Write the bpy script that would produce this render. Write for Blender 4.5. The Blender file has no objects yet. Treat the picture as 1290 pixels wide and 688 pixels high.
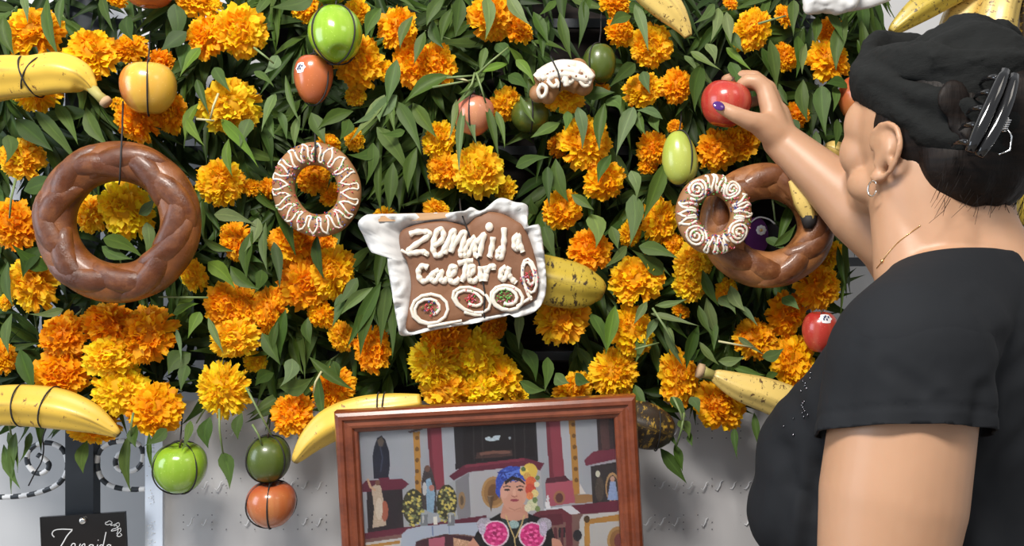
import bpy, bmesh, math, random
import numpy as np
from mathutils import Vector, Matrix, noise
random.seed(7)
C = bpy.context.scene.collection
S = bpy.context.scene
PI = math.pi

# ------------------------------------------------------------------ camera, world, lamps, exposure
CAM_Y, CAM_Z, FPX = -1.30, 1.30, 1105.0
cam = bpy.data.cameras.new('camera'); cam.sensor_width = 36; cam.lens = FPX / 1290 * 36
cam.clip_start = 0.05
camo = bpy.data.objects.new('camera', cam); C.objects.link(camo)
camo.location = (0, CAM_Y, CAM_Z); camo.rotation_euler = (PI / 2, 0, 0)
S.camera = camo

w = bpy.data.worlds.new('world'); S.world = w; w.use_nodes = True
bg = w.node_tree.nodes['Background']
bg.inputs[0].default_value = (0.93, 0.96, 1.0, 1); bg.inputs[1].default_value = 0.36

def area(name, loc, target, size, energy, col, sy=None):
    l = bpy.data.lights.new(name, 'AREA'); l.energy = energy; l.color = col
    l.shape = 'RECTANGLE'; l.size = size; l.size_y = sy or size
    o = bpy.data.objects.new(name, l); C.objects.link(o); o.location = loc
    o.rotation_euler = (Vector(target) - Vector(loc)).to_track_quat('-Z', 'Y').to_euler()
    return o
area('ceiling_lamp', (-0.45, -1.5, 2.7), (-0.1, 0.0, 1.2), 0.7, 54, (1.0, 0.95, 0.88), 0.35)
area('ceiling_lamp', (1.3, -1.5, 2.6), (0.5, -0.3, 1.3), 0.6, 4.5, (1.0, 0.92, 0.82), 0.6)
area('window_light', (-2.4, -0.9, 1.6), (0.0, 0.0, 1.1), 1.0, 22, (0.78, 0.88, 1.0), 1.4)

S.view_settings.view_transform = 'Standard'; S.view_settings.look = 'None'
S.view_settings.gamma = 1.0; S.view_settings.use_curve_mapping = False
S.view_settings.exposure = 0.2

# ------------------------------------------------------------------ helpers
def P(px, py, y=0.0):
    """a point of the photograph at depth y in the room"""
    d = y - CAM_Y
    return Vector(((px - 645) / FPX * d, y, CAM_Z - (py - 344) / FPX * d))
def M(px, y=0.0):
    return px / FPX * (y - CAM_Y)

def wloc(o):
    v = Vector((0, 0, 0))
    while o is not None:
        v += Vector(o.location); o = o.parent
    return v

class MB:
    def __init__(s): s.v = []; s.f = []; s.m = []
    def add(s, v, f, mi=0):
        n = len(s.v); s.v += [tuple(p) for p in v]
        s.f += [tuple(i + n for i in q) for q in f]
        s.m += [mi] * len(f); return s
    def tube(s, pts, rad, seg=8, mi=0, cap=True, flat=1.0, up=None):
        s.add(*tube(pts, rad, seg, cap, flat, up), mi); return s
    def ball(s, c, r, mi=0, seg=12, rings=8, axes=None):
        s.add(*ball(c, r, seg, rings, axes), mi); return s
    def box(s, c, h, mi=0, ax=None):
        ax = ax or (Vector((1,0,0)), Vector((0,1,0)), Vector((0,0,1)))
        c = Vector(c); v = []
        for i in (-1, 1):
            for j in (-1, 1):
                for k in (-1, 1):
                    v.append(c + ax[0]*h[0]*i + ax[1]*h[1]*j + ax[2]*h[2]*k)
        s.add(v, [(0,1,3,2),(4,6,7,5),(0,4,5,1),(2,3,7,6),(0,2,6,4),(1,5,7,3)], mi); return s
    def mesh(s, name, mats, off=Vector((0,0,0)), smooth=True):
        me = bpy.data.meshes.new(name)
        me.from_pydata([(p[0]-off[0], p[1]-off[1], p[2]-off[2]) for p in s.v], [], s.f)
        for m in (mats if isinstance(mats, (list, tuple)) else [mats]): me.materials.append(m)
        me.polygons.foreach_set('material_index', s.m)
        me.polygons.foreach_set('use_smooth', [smooth] * len(s.f))
        me.update(); return me
    def build(s, name, mats, parent=None, smooth=True, at=None):
        off = wloc(parent) if parent else (Vector(at) if at is not None else Vector((0,0,0)))
        o = bpy.data.objects.new(name, s.mesh(name, mats, off, smooth)); C.objects.link(o)
        if parent: o.parent = parent
        elif at is not None: o.location = at
        return o

def tube(pts, rad, seg=8, cap=True, flat=1.0, up=None):
    pts = [Vector(p) for p in pts]; n = len(pts)
    if not hasattr(rad, '__len__'): rad = [rad] * n
    T = []
    for i in range(n):
        t = pts[min(i+1, n-1)] - pts[max(i-1, 0)]
        T.append(t.normalized() if t.length > 1e-9 else Vector((0,0,1)))
    a = Vector(up) if up is not None else (Vector((0,1,0)) if abs(T[0].y) < 0.9 else Vector((1,0,0)))
    N = (a - T[0]*a.dot(T[0])).normalized()
    v = []; f = []
    for i in range(n):
        N = (N - T[i]*N.dot(T[i]))
        N = N.normalized() if N.length > 1e-9 else T[i].orthogonal().normalized()
        B = T[i].cross(N)
        for k in range(seg):
            th = 2*PI*k/seg
            v.append(pts[i] + N*(math.cos(th)*rad[i]*flat) + B*(math.sin(th)*rad[i]))
    for i in range(n-1):
        for k in range(seg):
            k2 = (k+1) % seg
            f.append((i*seg+k, i*seg+k2, (i+1)*seg+k2, (i+1)*seg+k))
    if cap:
        f.append(tuple(reversed(range(seg)))); f.append(tuple((n-1)*seg+k for k in range(seg)))
    return v, f

def ball(c, r, seg=12, rings=8, axes=None):
    c = Vector(c); r = (r, r, r) if not hasattr(r, '__len__') else r
    ax = axes or (Vector((1,0,0)), Vector((0,1,0)), Vector((0,0,1)))
    v = [c + ax[2]*r[2]]; f = []
    for i in range(1, rings):
        a = PI*i/rings
        for k in range(seg):
            b = 2*PI*k/seg
            v.append(c + ax[0]*(r[0]*math.sin(a)*math.cos(b)) + ax[1]*(r[1]*math.sin(a)*math.sin(b)) + ax[2]*(r[2]*math.cos(a)))
    v.append(c - ax[2]*r[2]); L = len(v)-1
    for k in range(seg):
        k2 = (k+1) % seg
        f.append((0, 1+k, 1+k2))
        for i in range(rings-2):
            p = 1+i*seg
            f.append((p+k, p+seg+k, p+seg+k2, p+k2))
        p = 1+(rings-2)*seg
        f.append((p+k, L, p+k2))
    return v, f

def cat(pts, n=6, closed=False):
    """smooth curve through points (tuples of any size)"""
    pts = [np.array(p, float) for p in pts]; out = []; N = len(pts)
    rng = N if closed else N-1
    for i in range(rng):
        g = (lambda j: pts[j % N]) if closed else (lambda j: pts[max(0, min(N-1, j))])
        a, b, c, d = g(i-1), g(i), g(i+1), g(i+2)
        for k in range(n):
            t = k/n
            out.append(0.5*((2*b) + (-a+c)*t + (2*a-5*b+4*c-d)*t*t + (-a+3*b-3*c+d)*t**3))
    if not closed: out.append(pts[-1])
    return out

def remesh(mb, name, mat, voxel, smooth=6, parent=None, cut=None, disp=None):
    """joins overlapping shapes into one continuous surface"""
    tmp = bpy.data.objects.new('tmp', mb.mesh('tmp', mat)); C.objects.link(tmp)
    r = tmp.modifiers.new('r', 'REMESH'); r.mode = 'VOXEL'; r.voxel_size = voxel; r.use_smooth_shade = True
    if smooth:
        s_ = tmp.modifiers.new('s', 'SMOOTH'); s_.factor = 0.5; s_.iterations = smooth
    dg = bpy.context.evaluated_depsgraph_get()
    me = bpy.data.meshes.new_from_object(tmp.evaluated_get(dg)); me.name = name
    bpy.data.objects.remove(tmp)
    bm = bmesh.new(); bm.from_mesh(me)
    if disp:
        bm.normal_update()
        for vt in bm.verts: vt.co += vt.normal * disp(vt.co)
    if cut:
        for co, no in cut:
            bmesh.ops.bisect_plane(bm, geom=bm.verts[:]+bm.edges[:]+bm.faces[:], plane_co=co, plane_no=no, clear_outer=True)
    off = wloc(parent) if parent else Vector((0,0,0))
    for vt in bm.verts: vt.co -= off
    for fc in bm.faces: fc.smooth = True
    bm.to_mesh(me); bm.free()
    if not me.materials: me.materials.append(mat)
    o = bpy.data.objects.new(name, me); C.objects.link(o); o.parent = parent
    return o

LABELS = {}
def tag(o, label, cat_, group=None, kind=None):
    o['label'] = label; o['category'] = cat_
    if group: o['group'] = group
    if kind: o['kind'] = kind
    LABELS[label] = LABELS.get(label, 0) + 1
    return o
def thing(name, loc, label, cat_, group=None):
    o = bpy.data.objects.new(name, None); C.objects.link(o); o.location = loc
    o.empty_display_size = 0.02
    return tag(o, label, cat_, group)
def lk(o, parent): C.objects.link(o); o.parent = parent; return o

# ------------------------------------------------------------------ materials
def mat(name, col=(0.5,0.5,0.5), rough=0.5, metal=0.0, coat=0.0, spec=None, sub=0.0, trans=0.0):
    m = bpy.data.materials.new(name); m.use_nodes = True
    b = m.node_tree.nodes['Principled BSDF']
    b.inputs['Base Color'].default_value = (*col, 1); b.inputs['Roughness'].default_value = rough
    b.inputs['Metallic'].default_value = metal; b.inputs['Coat Weight'].default_value = coat
    b.inputs['Coat Roughness'].default_value = 0.12
    if spec is not None: b.inputs['Specular IOR Level'].default_value = spec
    if sub:
        b.inputs['Subsurface Weight'].default_value = sub
        b.inputs['Subsurface Radius'].default_value = (1.0, 0.35, 0.2); b.inputs['Subsurface Scale'].default_value = 0.01
    if trans: b.inputs['Transmission Weight'].default_value = trans
    m.diffuse_color = (*col, 1)
    return m
class NT:
    def __init__(s, m): s.t = m.node_tree; s.b = s.t.nodes['Principled BSDF']
    def n(s, typ, **kw):
        x = s.t.nodes.new(typ)
        for k, v in kw.items(): setattr(x, k, v)
        return x
    def l(s, a, b): s.t.links.new(a, b)
    def ramp(s, fac, stops, interp='LINEAR'):
        r = s.n('ShaderNodeValToRGB'); r.color_ramp.interpolation = interp
        e = r.color_ramp.elements
        while len(e) < len(stops): e.new(0.5)
        for q, (p, c) in zip(e, stops): q.position = p; q.color = (*c, 1)
        s.l(fac, r.inputs[0]); return r.outputs[0]
    def noise(s, scale, detail=3, vec=None, rough=0.5, scl=None):
        x = s.n('ShaderNodeTexNoise'); x.inputs['Scale'].default_value = scale; x.inputs['Detail'].default_value = detail
        x.inputs['Roughness'].default_value = rough
        if vec is None: vec = s.n('ShaderNodeTexCoord').outputs['Object']
        if scl:
            mp = s.n('ShaderNodeMapping'); mp.inputs['Scale'].default_value = scl; s.l(vec, mp.inputs[0]); vec = mp.outputs[0]
        s.l(vec, x.inputs['Vector']); return x.outputs[0]
    def mix(s, fac, a, b, mode='MIX'):
        x = s.n('ShaderNodeMix', data_type='RGBA', blend_type=mode)
        if isinstance(fac, (int, float)): x.inputs[0].default_value = fac
        else: s.l(fac, x.inputs[0])
        for i, q in ((6, a), (7, b)):
            if isinstance(q, tuple): x.inputs[i].default_value = (*q, 1)
            else: s.l(q, x.inputs[i])
        return x.outputs[2]
    def bump(s, h, strength=0.3, dist=0.002):
        x = s.n('ShaderNodeBump'); x.inputs['Strength'].default_value = strength; x.inputs['Distance'].default_value = dist
        s.l(h, x.inputs['Height']); s.l(x.outputs[0], s.b.inputs['Normal'])
    def col(s, c): s.l(c, s.b.inputs['Base Color'])
def noisy(name, stops, scale, rough=0.5, detail=4, scl=None, bump=0.0, bscale=None, dist=0.002, **kw):
    m = mat(name, stops[len(stops)//2][1], rough, **kw); t = NT(m)
    t.col(t.ramp(t.noise(scale, detail, scl=scl), stops))
    if bump: t.bump(t.noise(bscale or scale*3, 5), bump, dist)
    return m

# petals: the bloom's own tone comes from the object colour, each petal a little different
m_petal = mat('marigold_petal', (1, 0.4, 0.02), 0.6, spec=0.25)
t = NT(m_petal)
oi = t.n('ShaderNodeObjectInfo'); at_ = t.n('ShaderNodeAttribute', attribute_name='tint')
t.col(t.mix(1.0, oi.outputs['Color'], at_.outputs['Color'], 'MULTIPLY'))
tr = t.n('ShaderNodeBsdfTranslucent'); ms = t.n('ShaderNodeMixShader'); ms.inputs[0].default_value = 0.4
t.l(t.b.inputs['Base Color'].links[0].from_socket, tr.inputs[0])
t.l(t.b.outputs[0], ms.inputs[1]); t.l(tr.outputs[0], ms.inputs[2])
t.l(ms.outputs[0], t.t.nodes['Material Output'].inputs[0])

def leaf_mat(name):
    m = mat(name, (0.06, 0.13, 0.035), 0.52, spec=0.2); t = NT(m)
    oi = t.n('ShaderNodeObjectInfo'); uv = t.n('ShaderNodeUVMap'); uv.uv_map = 'UVMap'
    sx = t.n('ShaderNodeSeparateXYZ'); t.l(uv.outputs[0], sx.inputs[0])
    ma = t.n('ShaderNodeMath', operation='SUBTRACT'); t.l(sx.outputs[0], ma.inputs[0]); ma.inputs[1].default_value = 0.5
    mb = t.n('ShaderNodeMath', operation='ABSOLUTE'); t.l(ma.outputs[0], mb.inputs[0])
    rib = t.ramp(mb.outputs[0], [(0.0, (1.3,1.3,1.2)), (0.03, (1.2,1.2,1.15)), (0.07, (0.97,0.97,0.97)), (1.0, (1.05,1.05,1.05))])
    vein = t.n('ShaderNodeTexWave'); vein.inputs['Scale'].default_value = 5; vein.inputs['Distortion'].default_value = 2
    mp = t.n('ShaderNodeMapping'); mp.inputs['Rotation'].default_value = (0,0,0.6); t.l(uv.outputs[0], mp.inputs[0]); t.l(mp.outputs[0], vein.inputs[0])
    vr = t.ramp(vein.outputs[1], [(0, (0.88,0.88,0.88)), (1, (1.06,1.06,1.04))])
    c = t.mix(1.0, oi.outputs['Color'], rib, 'MULTIPLY'); c = t.mix(1.0, c, vr, 'MULTIPLY')
    nz = t.ramp(t.noise(3.0, 3), [(0.3, (0.85,0.85,0.8)), (0.7, (1.15,1.12,1.1))])
    t.col(t.mix(1.0, c, nz, 'MULTIPLY'))
    tr = t.n('ShaderNodeBsdfTranslucent'); ms = t.n('ShaderNodeMixShader'); ms.inputs[0].default_value = 0.2
    t.l(t.b.inputs['Base Color'].links[0].from_socket, tr.inputs[0])
    t.l(t.b.outputs[0], ms.inputs[1]); t.l(tr.outputs[0], ms.inputs[2])
    t.l(ms.outputs[0], t.t.nodes['Material Output'].inputs[0])
    return m
m_leaf = leaf_mat('leaf_green')
m_stem = noisy('green_stem', [(0.3,(0.10,0.16,0.05)),(0.7,(0.2,0.26,0.10))], 30, 0.5)
m_pale = mat('pale_stem', (0.5, 0.47, 0.25), 0.55)
m_calyx = mat('green_calyx', (0.12, 0.2, 0.05), 0.6)
m_cord = mat('black_cord', (0.015, 0.013, 0.013), 0.7)
m_wall = noisy('grey_wall_paint', [(0.35,(0.50,0.51,0.53)),(0.65,(0.56,0.57,0.59))], 3, 0.8, bump=0.05, bscale=150, dist=0.0005)
m_floor = noisy('floor_tile', [(0.3,(0.30,0.27,0.24)),(0.7,(0.38,0.35,0.31))], 6, 0.35)
m_dark = noisy('dark_board', [(0.3,(0.010,0.009,0.009)),(0.7,(0.025,0.020,0.018))], 8, 0.85, scl=(1,1,12), spec=0.1)
m_iron = noisy('painted_iron', [(0.3,(0.022,0.028,0.036)),(0.7,(0.035,0.042,0.052))], 12, 0.45)
m_white = mat('white_paint', (0.75, 0.76, 0.78), 0.5)
m_sheet = noisy('white_perforated_plastic_shaded', [(0.3,(0.43,0.43,0.44)),(0.7,(0.50,0.49,0.50))], 4, 0.38)  # white plastic, greyed to put its shade into the colour
m_sheetedge = mat('white_foam_edge_side_lit', (0.70, 0.76, 0.86), 0.5)  # same white, cool light from the left painted in as a brighter blue tint
m_emb = mat('embossed_white', (0.66, 0.67, 0.69), 0.35)
m_hole = mat('punched_hole', (0.13, 0.13, 0.14), 0.8)

def bread_mat(name, dark, mid, light, rough=0.32, coat=0.25):
    m = mat(name, mid, rough, coat=coat); t = NT(m)
    c = t.ramp(t.noise(26, 8, rough=0.7), [(0.3, dark), (0.52, mid), (0.78, light)])
    at_ = t.n('ShaderNodeAttribute', attribute_name='seam')
    c = t.mix(at_.outputs['Fac'], c, light)
    t.col(c); t.bump(t.noise(75, 8, rough=0.75), 0.5, 0.0025)
    rg = t.ramp(t.noise(55, 5), [(0.35, (rough-0.1,)*3), (0.7, (rough+0.25,)*3)]); t.l(rg, t.b.inputs['Roughness']); return m
m_bread1 = bread_mat('glazed_brown_crust', (0.060,0.016,0.004), (0.105,0.028,0.007), (0.26,0.088,0.022), 0.33, 0.15)
m_bread2 = bread_mat('light_brown_crust', (0.085,0.025,0.007), (0.15,0.048,0.014), (0.42,0.18,0.065), 0.36)
m_biscuit = noisy('golden_biscuit', [(0.3,(0.235,0.105,0.038)),(0.7,(0.34,0.17,0.072))], 25, 0.55, bump=0.2, bscale=120, dist=0.001)
m_cake = noisy('brown_slab_crust', [(0.25,(0.135,0.055,0.026)),(0.55,(0.205,0.09,0.042)),(0.8,(0.30,0.15,0.08))], 9, 0.6, bump=0.35, bscale=90)
m_icing = mat('white_icing', (0.80, 0.72, 0.62), 0.4, sub=0.1)
m_paper = noisy('white_wrapping_paper', [(0.3,(0.58,0.58,0.58)),(0.7,(0.66,0.66,0.65))], 15, 0.5)
m_card = mat('tan_cardboard', (0.42, 0.25, 0.13), 0.8)
SPR = [mat('sprinkle_'+n, c, 0.4) for n, c in (('red',(0.55,0.04,0.06)),('green',(0.12,0.4,0.08)),('blue',(0.06,0.08,0.3)),('pink',(0.7,0.2,0.3)))]

def banana_mat(name, yel, brown, thr, dull=0.5):
    m = mat(name, yel, 0.42, coat=0.1); t = NT(m)
    uv = t.n('ShaderNodeUVMap'); uv.uv_map = 'UVMap'
    c0 = t.ramp(t.noise(12, 3), [(0.3, tuple(q*0.82 for q in yel)), (0.7, yel)])
    spots = t.ramp(t.noise(2.2, 7, uv.outputs[0], 0.7, scl=(3.2, 5, 1)), [(thr, (0,0,0)), (thr+0.05, (1,1,1))])
    c = t.mix(spots, c0, brown)
    at_ = t.n('ShaderNodeAttribute', attribute_name='ends')
    c = t.mix(at_.outputs['Fac'], c, (0.03,0.02,0.012))
    t.col(c); t.bump(t.noise(50, 3), 0.08, 0.001); return m
m_ban = banana_mat('ripe_banana_peel', (0.80,0.52,0.07), (0.20,0.10,0.03), 0.60)
m_ban2 = banana_mat('pale_banana_peel', (0.78,0.56,0.16), (0.13,0.07,0.025), 0.57)
m_plan = banana_mat('plantain_peel', (0.52,0.38,0.045), (0.05,0.03,0.012), 0.55)
m_plan2 = banana_mat('blackened_plantain_peel', (0.36,0.22,0.03), (0.03,0.02,0.012), 0.42)
m_bstem = mat('banana_stem', (0.38,0.34,0.10), 0.6)
m_bcut = mat('banana_cut_end', (0.45,0.30,0.17), 0.8)

def fruit_mat(name, a, b, c, k=0.5, rough=0.25, speck=True, blush=None):
    """two tones in patches with fine streaks running stem to base"""
    m = mat(name, a, rough, coat=0.35); t = NT(m)
    f1 = t.ramp(t.noise(14, 2), [(k-0.15, (0,0,0)), (k+0.15, (1,1,1))])
    col = t.mix(f1, a, b)
    f2 = t.ramp(t.noise(60, 4, scl=(1.6,1.6,0.16)), [(0.45,(0,0,0)),(0.75,(0.8,0.8,0.8))])
    col = t.mix(f2, col, c)
    if speck:
        f3 = t.ramp(t.noise(420, 1), [(0.70,(0,0,0)),(0.74,(0.35,0.35,0.35))]); col = t.mix(f3, col, tuple(min(1,q*1.8+0.1) for q in c))
    if blush:      # a red cheek on one side of the fruit
        sx = t.n('ShaderNodeSeparateXYZ'); t.l(t.n('ShaderNodeTexCoord').outputs['Object'], sx.inputs[0])
        mu = t.n('ShaderNodeMath', operation='MULTIPLY_ADD'); t.l(sx.outputs[0], mu.inputs[0]); mu.inputs[1].default_value = -18.0; mu.inputs[2].default_value = -0.28
        ad = t.n('ShaderNodeMath', operation='ADD'); t.l(mu.outputs[0], ad.inputs[0]); t.l(t.noise(40, 4, scl=(1.5,1.5,0.2)), ad.inputs[1])
        col = t.mix(t.ramp(ad.outputs[0], [(0.25,(0,0,0)),(0.75,(0.85,0.85,0.85))]), col, blush)
    t.col(col); return m
m_app_yel = fruit_mat('yellow_blush_apple', (0.72,0.46,0.06), (0.70,0.36,0.05), (0.72,0.42,0.08), 0.58, blush=(0.52,0.10,0.03))
m_app_grn = fruit_mat('green_apple', (0.20,0.37,0.02), (0.25,0.43,0.03), (0.32,0.48,0.06), 0.5, 0.18)
m_app_red = fruit_mat('red_apple', (0.38,0.022,0.02), (0.48,0.05,0.035), (0.48,0.11,0.06), 0.5)
m_app_org = fruit_mat('orange_red_apple', (0.40,0.055,0.02), (0.52,0.19,0.06), (0.46,0.11,0.035), 0.52)
m_app_rst = fruit_mat('russet_red_apple', (0.42,0.085,0.035), (0.55,0.16,0.05), (0.50,0.15,0.06), 0.55)
m_pink = fruit_mat('pink_apple', (0.55,0.05,0.10), (0.55,0.24,0.12), (0.5,0.2,0.12), 0.5)
m_lime = fruit_mat('dark_green_citrus', (0.050,0.078,0.010), (0.075,0.110,0.015), (0.085,0.12,0.02), 0.5, 0.35)
m_mango = fruit_mat('pale_green_guava', (0.33,0.42,0.06), (0.42,0.47,0.09), (0.38,0.46,0.09), 0.5, 0.3)
m_fstem = mat('brown_fruit_stem', (0.06,0.035,0.02), 0.8)
m_stick = mat('white_sticker', (0.78,0.78,0.80), 0.4)
m_ink = mat('blue_black_ink', (0.04,0.05,0.12), 0.5)

m_wood = mat('red_brown_varnished_wood', (0.25,0.07,0.03), 0.3, coat=0.4); t = NT(m_wood)
t.col(t.ramp(t.noise(22, 7, scl=(1,1,1.6), rough=0.75), [(0.25,(0.075,0.018,0.008)),(0.5,(0.175,0.042,0.017)),(0.8,(0.27,0.075,0.030))]))
m_back = mat('brown_backing_card', (0.2,0.13,0.08), 0.8)
m_print = mat('printed_photo', (0.5,0.5,0.5), 0.45); t = NT(m_print)
at_ = t.n('ShaderNodeAttribute', attribute_name='ink'); t.col(at_.outputs['Color'])
m_glass = mat('picture_glass', (1,1,1), 0.02, trans=1.0); m_glass.node_tree.nodes['Principled BSDF'].inputs['IOR'].default_value = 1.08
m_plaque = mat('black_gloss_plaque', (0.012,0.010,0.010), 0.14, coat=0.5)
m_chrome = mat('polished_steel', (0.8,0.8,0.8), 0.12, metal=1.0)
m_letter = mat('white_lettering', (0.85,0.85,0.85), 0.5)
m_purple = noisy('purple_fabric', [(0.3,(0.07,0.007,0.09)),(0.7,(0.12,0.016,0.15))], 40, 0.9)
m_black_felt = mat('black_felt', (0.02,0.018,0.022), 0.9)

m_skin = mat('skin', (0.55,0.29,0.19), 0.45, sub=0.12); t = NT(m_skin)
t.col(t.ramp(t.noise(9, 4), [(0.3,(0.43,0.235,0.135)),(0.5,(0.48,0.27,0.160)),(0.75,(0.52,0.295,0.178))]))
t.bump(t.noise(260, 3), 0.10, 0.0006)
m_shirt = mat('black_shirt_fabric', (0.011,0.0125,0.0155), 0.85, spec=0.25); t = NT(m_shirt)
t.bump(t.noise(7, 4), 0.5, 0.012)
m_wrap = mat('black_crinkled_wrap', (0.012,0.013,0.013), 0.92, spec=0.2); t = NT(m_wrap)
t.bump(t.noise(130, 6, rough=0.75, scl=(1,1,2.2)), 0.55, 0.003)
m_hair = mat('black_hair', (0.012,0.009,0.008), 0.55, spec=0.2); t = NT(m_hair)
t.col(t.ramp(t.noise(40, 4, scl=(1,1,6)), [(0.3,(0.004,0.003,0.003)),(0.75,(0.013,0.008,0.006))]))
t.bump(t.noise(90, 4, scl=(3,3,0.3)), 0.5, 0.002)
m_trouser = mat('black_trousers', (0.015,0.015,0.017), 0.8)
m_clip = mat('black_gloss_plastic', (0.008,0.008,0.009), 0.08, coat=0.6)
m_gold = mat('gold', (0.9,0.62,0.28), 0.2, metal=1.0)
m_silver = mat('silver', (0.9,0.86,0.8), 0.15, metal=1.0)
m_nail = mat('purple_nail_polish', (0.07,0.015,0.16), 0.15, coat=0.6)
m_lip = mat('lip', (0.42,0.13,0.11), 0.4)
m_eye = mat('eye_white', (0.8,0.78,0.75), 0.2)
m_iris = mat('dark_iris', (0.03,0.015,0.01), 0.1)
m_cloth = noisy('white_table_cloth', [(0.3,(0.66,0.65,0.62)),(0.7,(0.74,0.73,0.70))], 8, 0.8)

# ------------------------------------------------------------------ the setting
def slab(name, lo, hi, m, kind=True):
    lo, hi = Vector(lo), Vector(hi)
    o = MB().box((0,0,0), (hi-lo)/2).build(name, m, smooth=False); o.location = (lo+hi)/2
    if kind: o['kind'] = 'structure'
    return o
slab('floor', (-2.6,-3.2,-0.1), (2.8,0.32,0.0), m_floor)
slab('wall_back', (-2.6,0.22,0.0), (2.8,0.32,2.7), m_wall)

# iron grille that carries the garland: posts, cross bars and two twisted scrolls
g = thing('iron_grille', (P(104,600,0.07).x, 0.07, 0.0), 'dark iron grille with black and white twisted scrolls behind the garland', 'grille')
def post(px, w_, y):
    a = P(px, 344, y); mb = MB().box((a.x, y, 0.92), (M(w_/2, y), 0.012, 0.92)); return mb
post(104.5, 35, 0.07).build('post', m_iron, g, smooth=False)
post(1005, 26, 0.16).build('post', m_iron, g, smooth=False)
for py in (30, 190, 330, 448):
    a, b = P(-90, py, 0.086), P(1100, py, 0.086)
    MB().box(((a.x+b.x)/2, 0.086, a.z), ((b.x-a.x)/2, 0.005, 0.007)).build('cross_bar', m_iron, g, smooth=False)
def scroll(pts):
    q = cat([(x/4.355, 530 + y/4.355) for x, y in pts], 10)
    pp = [P(x, y, 0.066) for x, y in q]
    L = 0; mb = MB()
    # resample evenly so that the black and white turns are regular
    seg = [pp[0]]; step = 0.0032; acc = 0
    for i in range(1, len(pp)):
        a, b = pp[i-1], pp[i]; dl = (b-a).length; s_ = step-acc
        while s_ <= dl: seg.append(a.lerp(b, s_/dl)); s_ += step
        acc = dl-(s_-step)
    v, f = tube(seg, 0.0041, 8)
    mi = []
    for i in range(len(seg)-1):
        for k in range(8): mi.append(1 if ((i + k//3) % 8) < 4 else 0)
    mb.add(v, f); mb.m = mi + [0, 0]
    return mb
scroll([(-60,428),(0,420),(100,415),(200,398),(300,360),(352,310),(372,240),(350,165),(300,130),(240,122),(180,145),(150,190),(155,240),(185,280),(220,290),(255,275),(270,245),(255,220),(225,198),(200,183)]).build('scroll', [m_iron, m_white], g)
scroll([(800,375),(740,378),(660,372),(590,348),(548,300),(533,225),(548,165),(590,130),(640,115),(720,112),(775,145),(785,210),(755,262),(700,280),(650,265),(633,228),(648,190),(690,165)]).build('scroll', [m_iron, m_white], g)

bb = slab('backing_board', (P(330,0,0.12).x, 0.11, P(0,505,0.12).z), (P(1010,0,0.12).x, 0.135, P(0,-90,0.12).z), m_dark, False)
tag(bb, 'dark board behind the middle of the flower garland', 'board')

# white perforated panel below the garland, its bevelled left edge coloured bright and bluish as side light
pn = thing('perforated_panel', P(560, 700, 0.05), 'white perforated panel with rows of punched marks hanging behind the framed photograph', 'panel')
x0, x1 = P(205,0,0.045).x, P(1075,0,0.045).x; zt, zb = P(0,505,0.045).z, 0.62
mb = MB()
nx, nz = 60, 12
vv = []
for j in range(nz+1):
    for i in range(nx+1):
        u = i/nx; x = x0+(x1-x0)*u; z = zt+(zb-zt)*j/nz
        vv.append((x, 0.045+0.004*math.sin(u*19+j*0.3)+0.003*math.sin(u*43+1), z))
mb.add(vv, [(j*(nx+1)+i, (j+1)*(nx+1)+i, (j+1)*(nx+1)+i+1, j*(nx+1)+i+1) for j in range(nz) for i in range(nx)])
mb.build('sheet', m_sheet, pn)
a, b = P(182,0,0.06), P(205,0,0.045)
MB().add([(a.x,0.062,zt),(b.x,0.044,zt),(b.x,0.044,zb),(a.x,0.062,zb),(a.x,0.07,zt),(b.x,0.055,zt),(b.x,0.055,zb),(a.x,0.07,zb)],
         [(0,3,2,1),(4,5,6,7),(0,1,5,4),(3,7,6,2),(0,4,7,3),(1,2,6,5)]).build('bevelled_edge', m_sheetedge, pn, smooth=False)
mb = MB(); rr = random.Random(3)
for py in (543, 612, 658, 716):
    for k in range(46):
        px = 222 + k*18
        if 410 < px < 815: continue
        yy = 0.0385
        sc = 0.8+0.4*rr.random()
        q = [P(px+dx*sc, py+dy*sc+rr.uniform(-1,1), yy) for dx, dy in ((-5,3),(-2,5),(1,0),(2,-4),(5,-6))]
        if rr.random() < 0.75: mb.tube(q, [0.0005,0.0011,0.0014,0.0010,0.0004], 5, 0)
        for dy in (-9, 0, 9):
            if rr.random() < 0.7: mb.ball(P(px+9, py+dy, yy+0.001), (0.0010,0.0006,0.0010), 1, 6, 4)
pm = mb.build('punched_pattern', [m_emb, m_hole], pn); pm['kind'] = 'stuff'
mb = MB()
for py in (560, 592, 625, 664, 690):
    for k in range(14):
        mb.ball(P(193.5+rr.uniform(-8,8), py+rr.uniform(-10,10), 0.0525)+Vector((0,-0.001,0)), (0.0011,0.0012,0.0009), 0, 6, 4)
pm = mb.build('lace_pattern', [m_emb], pn); pm['kind'] = 'stuff'

# altar table under the framed photograph (below the picture's lower edge)
tb = thing('altar_table', (0.0, -0.12, 0.0), 'white cloth covered altar table below the framed photograph', 'table')
MB().box((-0.18,-0.13,0.545), (0.40,0.13,0.012)).build('table_top', m_cloth, tb, smooth=False)
for sx in (-0.54, 0.18):
    for sy in (-0.22, -0.02): MB().box((sx,sy,0.2665), (0.02,0.02,0.2665)).build('leg', m_wood, tb, smooth=False)

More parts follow.
